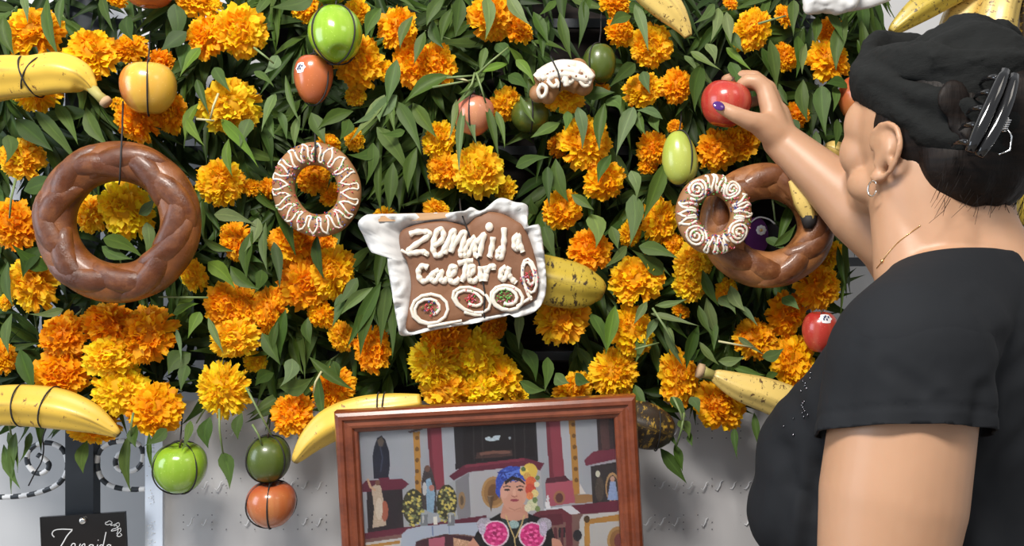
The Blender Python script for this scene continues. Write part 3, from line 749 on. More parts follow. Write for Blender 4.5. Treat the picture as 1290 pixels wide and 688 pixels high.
for (x, y, rx, ry, tone, dy, k, words) in FLOWERS:
    if rx == 0: continue
    yy = -0.045+dy
    fl = thing('marigold', P(x, y, yy), words, 'flower', 'marigold blooms in the garland')
    pt = lk(bpy.data.objects.new('petals', MG[k]), fl); pt['kind'] = 'stuff'
    cx = lk(bpy.data.objects.new('calyx', _c), fl)
    tl = 0.42 if min(rx, ry) > 18 else 0.7
    q = Vector((FR.uniform(-tl,tl), -1, FR.uniform(-tl*0.6,tl))).normalized().to_track_quat('Z', 'Y')
    R = q.to_matrix() @ Matrix.Rotation(FR.uniform(0, 6.28), 3, 'Z')
    rz = min(max(rx, ry)*0.95, 36)
    sc = Matrix.Diagonal((M(rx, yy), M(rz, yy), M(ry, yy)))       # width, depth, height of the bloom
    mm = (sc @ R).to_4x4(); pt.matrix_local = mm; cx.matrix_local = mm
    c = TONE[tone]; v = FR.uniform(0.92,1.06); pt.color = (min(c[0]*v,1), c[1]*v*FR.uniform(.9,1.1), c[2], 1)

# ------------------------------------------------------------------ fruit
def lathe_apple(c, r, sq=1.0, axis=(0,-0.1,1), lobes=5, dim=0.16, taper=0.10):
    c = Vector(c); Z = Vector(axis).normalized(); X = Z.orthogonal().normalized(); Y = Z.cross(X)
    prof = []
    n = 22
    for i in range(n+1):
        a = PI*i/n
        rad = math.sin(a)**0.86; z = math.cos(a)
        z -= dim*1.5*math.exp(-(rad/0.30)**2) if z > 0 else 0
        z += dim*1.0*math.exp(-(rad/0.26)**2) if z < 0 else 0
        rad *= 1+taper*(math.cos(a))
        prof.append((rad, z))
    v, f = [], []; seg = 36
    for (rad, z) in prof:
        for k in range(seg):
            b = 2*PI*k/seg; w_ = 1+0.008*math.cos(lobes*b)*(1 if z > 0 else 1.6)
            v.append(c + X*(r*rad*w_*math.cos(b)) + Y*(r*rad*w_*math.sin(b)) + Z*(r*sq*z))
    for i in range(n):
        for k in range(seg):
            k2 = (k+1) % seg; f.append((i*seg+k, (i+1)*seg+k, (i+1)*seg+k2, i*seg+k2))
    return v, f, Z
def loop_path(c, rx, rz, tilt, n=40, depth=None):
    """closed cord round a fruit; tilt turns the loop about the vertical"""
    c = Vector(c); out = []
    for i in range(n+1):
        a = 2*PI*i/n
        out.append(c + Vector((math.sin(a)*math.sin(tilt)*rx, -math.sin(a)*math.cos(tilt)*rx, math.cos(a)*rz)))
    return out
def fruit(name, px, py, rpx, ry, y, m, label, cat_, axis=(0,-0.1,1), dim=0.16, taper=0.1, cords=(0.3,), up=60, sticker=None, stem=True, group=None):
    c = P(px, py, y); r = M(rpx, y); sq = ry/rpx
    th = thing(name, c, label, cat_, group)
    v, f, Z = lathe_apple(c, r, sq, axis, 5, dim, taper)
    fl_ = MB().add(v, f).build('flesh', m, th)
    bpy.context.view_layer.update()
    if stem:
        s_ = c + Z*(r*sq*(1-dim*1.5)); MB().tube([s_-Z*0.002, s_+Z*r*0.18+Vector((0.001,0,0)), s_+Z*r*0.36+Vector((0.004,0,0))], [0.0014,0.0011,0.0014], 6).build('stem', m_fstem, th)
    if cords:
        mb = MB()
        for tl in cords: mb.tube(loop_path(c, r*1.045, r*sq*1.03*(1 if dim > .05 else 1.0), tl), 0.0011, 6, cap=False)
        t0 = c+Vector((0,0,r*sq*1.02)); t1 = P(px+2, py-ry-up*0.5, 0.0); t2 = P(px+4, py-ry-up, 0.085)
        mb.tube([t0, t0.lerp(t1,0.5)+Vector((0.001,-0.002,0)), t1, t2], 0.0011, 6)
        mb.build('tie_cord', m_cord, th)
    if sticker:
        sx, sy, sr = sticker; d = Vector((sx, -math.sqrt(max(0.05, 1-sx*sx-sy*sy)), sy)).normalized()
        ctr = Vector((d.x*r*1.0, d.y*r, d.z*r*sq)); nrm = Vector((d.x/r, d.y/r, d.z/(r*sq))).normalized()
        X = nrm.cross(Vector((0,0,1))).normalized(); Y = X.cross(nrm)
        k = ctr.length
        vv = []; ff = []
        for i in range(4):
            for j in range(14):
                a = 2*PI*j/14; rad = sr*i/3*(1+0.12*math.cos(6*a) if i == 3 else 1)
                p = ctr + X*math.cos(a)*rad - Y*math.sin(a)*rad*0.9
                okk, hp, hn, _ = fl_.ray_cast(p + nrm*0.02, -nrm)
                vv.append(c + (hp + nrm*0.0005 if okk else p))
        ff = [(i*14+j, i*14+(j+1) % 14, (i+1)*14+(j+1) % 14, (i+1)*14+j) for i in range(3) for j in range(14)]
        st = MB().add(vv, ff).build('sticker', m_stick, th); st['label'] = 'small white printed sticker'
        mk = MB()
        for (ax_, bx) in ((-.42,-.25),(-.1,.3),(.22,-.2),(.38,.25),(0,-.4)):
            mk.box(vv[0]+nrm*0.0006+X*sr*ax_-Y*sr*bx*0.8, (sr*0.12,sr*0.16,0.0003), ax=(X,Y,nrm))
        mk.build('printed_mark', m_ink, st, smooth=False)
    return th
A = 'apples tied to the garland'; G = 'green fruits tied to the garland'
fruit('apple', 187, 111, 34, 34, -0.085, m_app_yel, 'yellow apple with a red blush tied above the large brown bread ring', 'apple', cords=(0.35,), group=A)
fruit('apple', 187, -17, 34, 27, -0.06, m_app_org, 'red apple mostly cut off by the top edge, above the yellow blushed apple', 'apple', cords=(), group=A)
fruit('apple', 423, 44, 34, 36, -0.095, m_app_grn, 'shiny green apple bound with crossed black cord near the top', 'apple', axis=(-0.25,0.62,0.85), cords=(0.9,-0.75), group=A)
fruit('apple', 415, -22, 28, 27, -0.07, m_app_grn, 'green apple cut off by the top edge, right above the corded green apple', 'apple', cords=(), group=A)
fruit('apple', 395, 100, 24, 32, -0.07, m_app_rst, 'narrow red apple with a white sticker left under the corded green apple', 'apple', axis=(0.06,-0.1,1), cords=(1.0,), sticker=(-0.45,0.30,0.0085), taper=0.18, group=A)
fruit('apple', 597, 145, 25, 27, -0.055, m_pink, 'pink red apple half hidden behind hanging pale leaves', 'apple', axis=(0.3,-0.1,1), cords=(-0.2,), group=A)
fruit('apple', 914, 131, 31, 30, -0.085, m_app_red, 'red apple held in the woman\'s right hand', 'apple', axis=(0.2,-0.1,1), cords=(), group=A)
fruit('apple', 227, 589, 33, 32, -0.06, m_app_grn, 'glossy green apple hanging at the lower left beside the white panel edge', 'apple', cords=(0.95,-0.85), up=50, group=A)
fruit('apple', 342, 635, 31, 29, -0.06, m_app_org, 'orange red apple hanging under the dark green fruit', 'apple', cords=(0.1,-1.0), up=20, group=A)
fruit('apple', 1033, 418, 22, 27, -0.07, m_app_red, 'red apple with a white sticker half hidden by the woman\'s shoulder', 'apple', cords=(), sticker=(0.02,0.62,0.0085), group=A)
fruit('apple', 1082, 124, 25, 30, -0.06, m_app_org, 'orange apple half hidden behind the woman\'s face and head wrap', 'apple', cords=(-0.3,), group=A)
fruit('citrus_fruit', 755, 80, 21, 25, -0.045, m_lime, 'dark green smooth fruit right behind the iced bread figure', 'fruit', dim=0.03, taper=0, cords=(-0.7,), stem=False, group=G)
fruit('citrus_fruit', 668, 145, 24, 22, -0.04, m_lime, 'dark green smooth fruit in shade under the iced bread figure', 'fruit', dim=0.03, taper=0, cords=(0.1,), stem=False, group=G)
fruit('citrus_fruit', 338, 578, 28, 29, -0.06, m_lime, 'dark green fruit hanging on top of the orange red apple', 'fruit', dim=0.05, taper=0, cords=(1.0,-0.9), up=45, group=G)
fruit('guava', 856, 199, 22, 34, -0.075, m_mango, 'pale green guava tied with cord left of the iced ring biscuit', 'fruit', axis=(-0.12,-0.05,1), dim=0.0, taper=-0.14, cords=(0.55,), stem=False)

def banana(name, pts, y, m, label, stem=None, cords=(), group=None, tips=(0.9, 0.0), yend=None, ridge=0.16):
    """pts: px, py, half thickness along the centre line"""
    q = cat(pts, 7); n = len(q)
    pp = [P(a[0], a[1], y + ((yend-y)*(i/(n-1)) if yend is not None else 0)) for i, a in enumerate(q)]
    th = thing(name, pp[n//2], label, 'banana', group)
    mb = MB(); seg = 45; uv = []; ends = []
    L = 0
    for i in range(n):
        T = (pp[min(i+1,n-1)]-pp[max(i-1,0)]).normalized()
        N = Vector((0,-1,0)); N = (N-T*N.dot(T)).normalized(); B = T.cross(N); r = M(q[i][2], y)
        if i: L += (pp[i]-pp[i-1]).length
        for k in range(seg):
            a = 2*PI*k/seg; rr_ = r*(1+ridge*math.cos(5*a+0.6)*0.45)
            mb.v.append(tuple(pp[i]+N*math.cos(a)*rr_+B*math.sin(a)*rr_)); uv.append((L*18, k/seg))
            e0, e1 = i/(n-1), 1-i/(n-1)
            line = 0.55*max(0, math.cos(5*a+0.6)-0.90)/0.10 if tips[1] >= 0 else 0
            ends.append(min(1, max(0, 1-e1/0.11)*tips[0] + max(0, 1-e0/0.05)*tips[1] + line*(1.0 if abs(a-6.16) < 0.5 else 0.45)*(0.75+noise.noise((L*25, k*0.1, 2)))))
    for i in range(n-1):
        for k in range(seg):
            k2 = (k+1) % seg; mb.f.append((i*seg+k, i*seg+k2, (i+1)*seg+k2, (i+1)*seg+k)); mb.m.append(0)
    mb.f += [tuple(reversed(range(seg))), tuple((n-1)*seg+k for k in range(seg))]; mb.m += [0, 0]
    o = mb.build('peel', m, th); ul = o.data.uv_layers.new(name='UVMap')
    for lp in o.data.loops: ul.data[lp.index].uv = uv[lp.vertex_index]
    ca = o.data.color_attributes.new('ends', 'FLOAT_COLOR', 'POINT'); ca.data.foreach_set('color', [c for e in ends for c in (e,e,e,1)])
    if stem:
        sp = [(P(a, b, y), M(c, y)) for a, b, c in stem]
        MB().tube([s_[0] for s_ in sp], [s_[1] for s_ in sp], 10).build('stem', m_bstem, th)
        e = sp[-1][0]; d = (sp[-1][0]-sp[-2][0]).normalized()
        MB().tube([e-d*0.001, e+d*0.006], [sp[-1][1]*1.12, sp[-1][1]*1.05], 10).build('cut_end', m_bcut, th)
    if cords:
        mb = MB()
        for f_, tilt in cords:
            i = int(f_*(n-1)); T = (pp[min(i+1,n-1)]-pp[max(i-1,0)]).normalized(); T = (T+Vector((0,0,1))*tilt).normalized()
            N = Vector((0,-1,0)); N = (N-T*N.dot(T)).normalized(); B = T.cross(N); r = M(q[i][2], y)*1.07
            mb.tube([pp[i]+N*math.cos(a)*r+B*math.sin(a)*r for a in [2*PI*j/28 for j in range(29)]], 0.0011, 6, cap=False)
        mb.build('tie_cord', m_cord, th)
    return th
BG = 'bananas and plantains tied to the garland'
banana('banana', [(-40,112,24),(0,100,27),(40,97,25),(75,93,25),(100,98,20),(112,106,11),(117,113,6)], -0.10, m_ban, 'yellow speckled banana with its stem at the upper left, crossing the left edge', stem=[(115,110,7),(124,120,6),(132,127,7)], cords=((0.34,0.25),(0.38,-0.6)), group=BG, tips=(0.2,0))
banana('banana', [(-40,518,22),(0,511,24),(40,511,25),(80,516,24),(115,527,18),(140,541,9),(150,548,4)], -0.10, m_ban, 'bright yellow banana lying along the bottom of the garland at lower left', cords=((0.30,0.05),(0.45,-0.1)), group=BG)
banana('banana', [(530,506,10),(495,512,17),(455,519,20),(420,533,21),(395,552,16),(378,572,9),(371,582,4)], -0.095, m_ban, 'yellow banana passing behind the upper left corner of the picture frame', cords=((0.22,0.2),(0.26,0.1)), group=BG)
banana('plantain', [(800,-30,18),(822,-8,20),(845,14,17),(860,33,10),(867,46,5)], -0.085, m_ban2, 'yellow plantain tip with dark streaks hanging from the top edge', group=BG, tips=(0.4,0))
banana('plantain', [(640,340,22),(670,348,28),(700,356,30),(730,362,27),(750,366,18),(760,370,9)], -0.075, m_plan, 'greenish yellow plantain sticking out right behind the bread slab', group=BG)
banana('banana', [(1030,535,16),(1000,512,22),(965,497,21),(930,486,17),(905,475,10),(898,472,6)], -0.085, m_ban2, 'yellow banana with dark bruises at the lower right, partly behind the woman', stem=[(900,473,6),(890,470,7),(884,468,9)], group=BG, tips=(0.7,0))
banana('plantain', [(770,520,20),(795,530,26),(815,537,28),(835,543,22),(846,547,12)], -0.075, m_plan2, 'blackened plantain sticking out right of the picture frame', group=BG, tips=(0.1,0), cords=((0.66,0.2),))
banana('banana', [(1000,225,9),(1008,240,13),(1014,255,14),(1019,272,10),(1019,285,6)], -0.117, m_ban2, 'short yellow banana end with a black tip lying across the light brown bread ring', group=BG)
bt = [o for o in C.objects if o.get('label','').startswith('short yellow banana end')][0]
MB().tube([P(1019,272,-0.117),P(1019,281,-0.117),P(1018,288,-0.117)], [M(9.6),M(8),M(5)], 12).build('black_tip', m_cord, bt)
banana('banana', [(1085,215,13),(1066,198,13),(1048,187,10),(1040,184,4)], -0.05, m_ban2, 'banana end peeking out above the woman\'s forearm', group=BG, tips=(0.4,0))
# plantain bunch at the top right, above the head
pb = thing('plantain_bunch', P(1240,-20,-0.02), 'bunch of ripe streaked plantains hanging at the top right behind the head wrap', 'plantains')
for (pts, yy, mm) in (([(1262,-42,15),(1200,-14,19),(1160,10,17),(1132,32,10),(1123,41,5)], -0.05, m_plan), ([(1275,-44,16),(1225,0,22),(1205,40,22),(1200,80,16),(1204,100,6)], -0.02, m_ban2),
                      ([(1285,-44,16),(1262,0,22),(1252,45,24),(1252,90,20),(1258,120,8)], -0.06, m_ban2), ([(1298,-42,16),(1305,10,24),(1305,60,24),(1298,110,18),(1290,140,6)], -0.05, m_plan2),
                      ([(1305,-40,16),(1330,80,22),(1325,180,22),(1300,250,16),(1290,285,6)], -0.03, m_plan)):
    b_ = banana('plantain', pts, yy, mm, 'x', tips=(0.6,0)); LABELS.pop('x', None)
    pe = [c for c in b_.children if c.name.startswith('peel')][0]; off = Vector(b_.location)-Vector(pb.location)
    pe.parent = pb; pe.location = off; pe.name = 'plantain'; bpy.data.objects.remove(b_)
MB().tube([P(1262,-40,-0.04), P(1285,-46,-0.045), P(1308,-40,-0.045)], [0.02,0.028,0.022], 12).build('bunch_stalk', m_bstem, pb)

# ------------------------------------------------------------------ breads
def attr_fac(o, name, vals):
    ca = o.data.color_attributes.new(name, 'FLOAT_COLOR', 'POINT'); ca.data.foreach_set('color', [c for e in vals for c in (e,e,e,1)])
def plaited_ring(name, px, py, Rx, Ry, r, y, m, label, N, seed):
    """a smooth ring of dough with plaited lobes that overlap along its front"""
    c = P(px, py, y); th = thing(name, c, label, 'bread', 'bread rings hung on the garland')
    R1, R2, rt = M(Rx, y), M(Ry, y), M(r, y); n = 120; seg = 22; rd = random.Random(seed)
    def frame(a):
        p = Vector((R1*math.cos(a), 0, R2*math.sin(a))); T = Vector((-R1*math.sin(a), 0, R2*math.cos(a))).normalized()
        return p, T, Vector((T.z, 0, -T.x))
    mb = MB(); sm = []
    for i in range(n):
        a = 2*PI*i/n; p, T, E = frame(a); wob = 1+0.05*noise.noise((math.cos(a)*2.5, math.sin(a)*2.5, seed))
        for k in range(seg):
            b = 2*PI*k/seg; d = E*math.sin(b)+Vector((0,-1,0))*math.cos(b)*0.86; q = p+d*rt*0.93*wob
            mb.v.append(tuple(c+q)); sm.append(max(0, min(0.9, 0.45+0.8*noise.noise(q*40)+0.3*noise.noise(q*130))))
    for i in range(n):
        i2 = (i+1) % n
        for k in range(seg):
            k2 = (k+1) % seg; mb.f.append((i*seg+k, i*seg+k2, i2*seg+k2, i2*seg+k)); mb.m.append(0)
    o = mb.build('dough_ring', m, th); attr_fac(o, 'seam', sm)
    for k in range(N):
        a0 = 2*PI*(k+rd.uniform(-.12,.12))/N; side = 1 if k % 2 else -1
        ln = 2.7*PI/N*rd.uniform(0.95,1.12); mb = MB(); sm = []; st = 15; sg = 16
        for i in range(st):
            u = i/(st-1)*2-1; a = a0+u*ln; p, T, E = frame(a)
            off = side*rt*(0.50*(-u))*rd.uniform(0.98,1.02) + side*rt*0.06
            w_ = rt*0.60*math.sqrt(max(0.0, 1-abs(u)**2.6))+0.0004
            for q_ in range(sg):
                b = 2*PI*q_/sg; d = E*math.sin(b)*1.0+Vector((0,-1,0))*math.cos(b)*0.80
                q = p + E*off + Vector((0,-1,0))*rt*(0.47-0.24*u*u) + d*w_
                mb.v.append(tuple(c+q))
                e_ = abs(math.sin(b)); sm.append(max(0, min(0.95, -0.25+0.95*e_*e_*e_ + 0.5*abs(u)**4 + 0.5*noise.noise(q*55)+0.35*noise.noise(q*150))))
        for i in range(st-1):
            for q_ in range(sg):
                q2 = (q_+1) % sg; mb.f.append((i*sg+q_, i*sg+q2, (i+1)*sg+q2, (i+1)*sg+q_)); mb.m.append(0)
        o = mb.build('dough_lobe', m, th); attr_fac(o, 'seam', sm)
    return th
w1 = plaited_ring('bread_ring', 149, 280, 79, 77, 27, -0.115, m_bread1, 'large glazed dark brown plaited bread ring at the left', 13, 3)
MB().tube([P(155,128,-0.06), P(154,165,-0.13), P(152,200,-0.146), P(151,226,-0.14), P(150,232,-0.125)], 0.0012, 6).build('tie_cord', m_cord, w1)
w2 = plaited_ring('bread_ring', 966, 284, 62, 56, 25, -0.095, m_bread2, 'lighter brown plaited bread ring behind the right iced biscuit, under the forearm', 11, 8)

def iced_ring(px, py, Rx, Ry, r, y, label, tilt, spirals, nz):
    c = P(px, py, y); th = thing('iced_biscuit_ring', c, label, 'biscuit', 'iced ring biscuits hung on the garland')
    R1, R2, rt = M(Rx, y), M(Ry, y), M(r, y); n = 80; seg = 16
    ct, st = math.cos(tilt), math.sin(tilt)
    def pos(a, s_):   # s_ -1 inner .. 1 outer, on the front surface
        b = s_*1.15; e = Vector((math.cos(a), 0, math.sin(a)))
        p = Vector((R1*math.cos(a), 0, R2*math.sin(a))) + e*(rt*math.sin(b)) + Vector((0,-1,0))*(rt*0.8*math.cos(b))
        return c + Vector((p.x*ct-p.z*st, p.y, p.x*st+p.z*ct))
    mb = MB()
    for i in range(n):
        a = 2*PI*i/n; e = Vector((math.cos(a),0,math.sin(a)))
        for k in range(seg):
            b = 2*PI*k/seg; wob = 1+0.05*noise.noise((math.cos(a)*2, math.sin(a)*2, px))
            p = Vector((R1*math.cos(a),0,R2*math.sin(a))) + e*(rt*wob*math.sin(b)) + Vector((0,-1,0))*(rt*0.8*math.cos(b))
            mb.v.append(tuple(c+Vector((p.x*ct-p.z*st, p.y, p.x*st+p.z*ct))))
    for i in range(n):
        i2 = (i+1) % n
        for k in range(seg):
            k2 = (k+1) % seg; mb.f.append((i*seg+k, i*seg+k2, i2*seg+k2, i2*seg+k)); mb.m.append(0)
    mb.build('biscuit', m_biscuit, th)
    ic = MB(); r2 = random.Random(int(px)); N = nz*14; pts = []
    for i in range(N+1):
        a = 2*PI*i/N + 0.04*math.sin(i*1.3); s_ = 0.12+0.84*math.sin(i*2*PI/14)*(0.9+0.1*r2.random())
        if any(abs(((a-sa+PI) % (2*PI))-PI) < sw for sa, sw in spirals):
            if len(pts) > 3: ic.tube(pts, 0.0018 if spirals else 0.00145, 6)
            pts = []; continue
        pts.append(pos(a, s_))
    if len(pts) > 3: ic.tube(pts, 0.0018 if spirals else 0.00145, 6)
    for sa, sw in spirals:
        ic.tube([pos(sa+sw*0.95*(k/46)*math.cos(k*0.41), 0.1+0.95*(k/46)*math.sin(k*0.41)) for k in range(4, 47)], 0.0019, 6)
    i_ = ic.build('icing', m_icing, th); i_['label'] = 'white looped icing'
    sp = MB()
    for k in range(240):
        a = r2.uniform(0,2*PI); s_ = r2.uniform(-1,0.9); p = pos(a, s_)+Vector((0,-0.0012,0)); d = Vector((r2.uniform(-1,1),-0.2,r2.uniform(-1,1))).normalized()
        sp.tube([p, p+d*0.0028], 0.00065, 5, r2.randrange(4))
    s_ = sp.build('sprinkles', SPR, th); s_['kind'] = 'stuff'
    return th
t1 = iced_ring(399, 239, 41, 46, 14.5, -0.095, 'white iced ring biscuit with looped icing on the left of the bread slab', 0.35, (), 18)
MB().tube([P(396,150,-0.02), P(397,172,-0.09), P(397,182,-0.112), P(397,198,-0.112), P(397,206,-0.098)], 0.0012, 6).build('tie_cord', m_cord, t1)
iced_ring(899, 270, 34, 37.5, 14, -0.135, 'white iced ring biscuit with swirled icing on the right, over the brown ring', 0.2, ((2.05,0.42),(0.72,0.30),(3.75,0.42),(5.45,0.45)), 24)

# small iced bread figure
bf = thing('iced_bread', P(710,98,-0.09), 'small bone shaped iced bread figure tied above the middle', 'bread')
mb = MB()
mb.tube([P(688,112,-0.085),P(700,98,-0.085),P(716,94,-0.085),P(732,104,-0.085)], [M(15),M(17),M(18),M(16)], 14)
for x, y, r in ((678,118,11),(690,121,10),(735,108,12),(728,86,12),(741,95,9),(682,98,9)): mb.ball(P(x,y,-0.083), M(r), 0, 14, 10)
remesh(mb, 'bread_body', m_biscuit, 0.0022, 4, bf)
ic = MB()
MORE = (([(676,99),(688,88),(704,82),(720,82),(734,86),(745,99)],4.6),([(690,99),(704,93),(720,95),(740,100)],4.0),([(684,95),(700,88),(716,88),(730,92)],4.4))
def surf(x, y, lift=0.0):
    d = min(math.hypot(x-xx, y-yy)/rr2 for xx, yy, rr2 in ((690,108,18),(712,96,20),(732,100,19)))
    return P(x, y, -0.085-M(15)*math.sqrt(max(0.0, 1-min(1, d*d*0.8)))-0.001-lift)
for pts, r in (([(678,92),(690,86),(705,84),(718,86),(732,88),(744,94)],3.0),([(682,99),(694,94),(706,92)],2.6),([(722,93),(734,92),(743,99),(741,106)],2.2),([(706,86),(712,96),(714,108)],3.2),([(690,90),(700,100),(704,110)],2.4),
               ([(682,106),(678,114),(681,122),(687,119),(688,110),(682,106)],1.9),([(690,102),(697,98),(702,104),(697,109),(690,102)],1.9),([(733,96),(731,102),(736,108),(742,106),(741,98),(733,96)],1.7),([(716,90),(722,88),(725,94),(719,96),(716,90)],1.8),([(708,100),(716,104),(722,100)],2.4),([(720,86),(728,90),(732,97)],2.0)) + MORE:
    ic.tube([surf(*q) for q in cat(pts, 5)], M(r*1.3), 7)
dots = MB()
for x, y, r in ((716,86,3.4),(724,88,2.6),(708,90,2.2),(732,93,2.6),(698,90,2.0),(718,97,2.0),(726,96,1.6),(690,94,1.8),(738,97,1.8)):
    p = surf(x, y, 0.0048); dots.ball(p, (M(r),0.0016,M(r)), 0, 10, 6)
dots.build('brown_dots', m_cake, bf)['kind'] = 'stuff'
i_ = ic.build('icing', m_icing, bf); i_['label'] = 'white piped icing'
mb = MB(); mb.tube([P(693,70,-0.03),P(695,74,-0.10),P(703,90,-0.116),P(706,104,-0.116),P(705,114,-0.10)], 0.0012, 6); mb.build('tie_cord', m_cord, bf)

# lettered slab
def Q(X, Y, y): return P(430+X/3.621, 240+Y/3.621, y)
YS = -0.120
sl = thing('bread_slab', Q(590,380,YS), 'flat brown bread slab with white icing lettering on crumpled white paper in the middle', 'bread')
OUT = [(270,190),(350,152),(460,138),(530,150),(572,158),(615,120),(665,95),(740,108),(800,140),(832,165),(862,230),(890,320),(900,420),(882,500),(760,556),(660,580),(560,600),(430,622),(300,642),(306,540),(318,430),(300,330),(270,270)]
oc = cat(OUT, 5, True); cx0, cy0 = 585, 370
mb = MB(); K = len(oc); rings = [(1.0, 0.014), (1.0, 0.002), (0.985, -0.004), (0.95, -0.007), (0.8, -0.008), (0.6, -0.0085), (0.4,-0.0085), (0.2,-0.0085)]
for s_, dy in rings:
    for a in oc:
        X, Y = cx0+(a[0]-cx0)*s_, cy0+(a[1]-cy0)*s_
        bumpy = 0.0022*noise.noise((X*0.012, Y*0.012, 0)) - 0.005*math.exp(-((X-575-(Y-150)*0.12)/40)**2)*(-1)
        mb.v.append(tuple(Q(X, Y, YS+dy+(bumpy if dy < -0.003 else 0))))
for i in range(len(rings)-1):
    for k in range(K):
        k2 = (k+1) % K; mb.f.append((i*K+k, i*K+k2, (i+1)*K+k2, (i+1)*K+k)); mb.m.append(0)
mb.f += [tuple(reversed(range(K))), tuple((len(rings)-1)*K+k for k in range(K))]; mb.m += [0, 0]
cake = mb.build('bread', m_cake, sl)
def SF(X, Y, lift=0.0):
    bumpy = 0.0022*noise.noise((X*0.012, Y*0.012, 0)) + 0.005*math.exp(-((X-575-(Y-150)*0.12)/40)**2)
    return Q(X, Y, YS-0.0085+bumpy-lift)
let = MB()
def stroke(pts, w_): let.tube([SF(a[0], a[1], 0.0012) for a in cat(pts, 7)], [w_*0.00024*(0.95+0.12*math.sin(i*0.9)) for i in range((len(pts)-1)*7+1)], 8)
LET = [
 [(312,200),(340,190),(380,188),(402,194),(392,212),(350,240),(312,268),(308,284),(335,284),(370,280),(388,288),(384,298)],
 [(420,252),(448,238),(466,208),(458,180),(440,182),(424,220),(418,262),(428,292),(448,296),(468,270),(482,238)],
 [(472,290),(482,250),(500,200),(512,182),(514,210),(506,250),(498,282)],
 [(498,282),(520,238),(546,200),(562,190),(558,225),(546,270),(544,292),(556,296)],
 [(612,212),(590,228),(566,262),(560,292),(574,296),(596,264),(614,226),(610,262),(612,290),(626,306)],
 [(620,240),(650,200),(640,250),(630,300)],
 [(692,212),(688,250),(678,296),(674,306)],
 [(742,170),(742,220),(738,262),(732,300),(716,306),(714,284),(724,268),(738,262)],
 [(808,204),(792,214),(788,250),(798,268),(808,246),(806,205),(816,250),(828,282)],
 [(396,352),(372,344),(354,360),(354,392),(370,414),(394,408),(412,384)],
 [(446,366),(422,376),(412,402),(424,416),(442,398),(456,368),(454,404),(466,416),(482,398)],
 [(488,396),(510,380),(520,356),(506,346),(492,372),(496,408),(516,420),(540,400)],
 [(566,314),(566,350),(560,390),(548,416)],[(532,334),(566,324),(602,320)],
 [(574,392),(596,376),(604,352),(590,346),(578,372),(584,406),(604,416),(624,396)],
 [(636,346),(634,380),(640,414)],[(654,344),(660,380),(656,414)],[(658,378),(676,352),(692,344),(694,362)],
 [(752,350),(734,360),(726,390),(736,406),(754,388),(762,354),(764,384),(780,406),(798,422)]]
for s_ in LET: stroke(s_, 17)
let.ball(SF(675,166,0.002), (0.0055,0.0035,0.0062), 0, 12, 8)
def swirl(cx, cy, rx, ry, rot, turns, w_, r0=0.25):
    N = int(turns*12); pts = []
    for i in range(N+1):
        f_ = i/N; k = 1 if f_ < 1/turns*1.05 else 1-(f_-1/turns)/(1-1/turns)*(1-r0)
        a = 2*PI*turns*f_+1.2; x, y = rx*k*math.cos(a), ry*k*math.sin(a)
        pts.append((cx+x*math.cos(rot)-y*math.sin(rot), cy+x*math.sin(rot)+y*math.cos(rot)))
    let.tube([SF(a, b, 0.001) for a, b in pts], w_*0.00023, 8)
swirl(403,541,84,68,-0.1,2.0,10,0.42); swirl(594,500,90,54,0.35,2.1,10,0.36); swirl(755,490,74,56,0.2,2.1,11,0.48); swirl(858,390,78,32,1.42,2.0,9,0.4)
for s_ in ([(395,622),(450,612),(550,594)],[(840,440),(850,470),(868,500)],[(800,530),(840,505),(870,485)],[(560,555),(600,565),(640,568)],[(272,272),(300,285),(318,280)]): stroke(s_, 9)
i_ = let.build('icing_lettering', m_icing, sl); i_['label'] = 'white piped icing letters and swirls'
sp = MB(); r2 = random.Random(8)
for (cx, cy, cols) in ((405,530,(0,3,2,0,1)),(590,498,(1,0,0,3)),(748,485,(1,1,1,3)),(858,395,(0,0,3,2))):
    for k in range(34):
        X, Y = cx+r2.gauss(0,20), cy+r2.gauss(0,18)*(1 if cx < 850 else 1.4); p = SF(X, Y, 0.002); d = Vector((r2.uniform(-1,1),-0.2,r2.uniform(-1,1))).normalized()
        sp.tube([p, p+d*0.0034], 0.0007, 5, r2.choice(cols))
s_ = sp.build('sprinkles', SPR, sl); s_['kind'] = 'stuff'
PAP = [(75,150),(112,112),(165,108),(360,104),(545,96),(592,76),(642,92),(720,34),(790,52),(850,70),(852,160),(896,152),(912,190),(930,330),(932,470),(884,552),(790,580),(775,566),(660,596),(560,612),(420,638),(282,664),(258,620),(232,470),(212,350),(205,300),(140,285),(100,205)]
po = cat(PAP, 5, True)
def along(poly, t_):
    n_ = len(poly); x = t_*n_; i = int(x) % n_; f_ = x-int(x); a, b = poly[i], poly[(i+1) % n_]
    return (a[0]+(b[0]-a[0])*f_, a[1]+(b[1]-a[1])*f_)
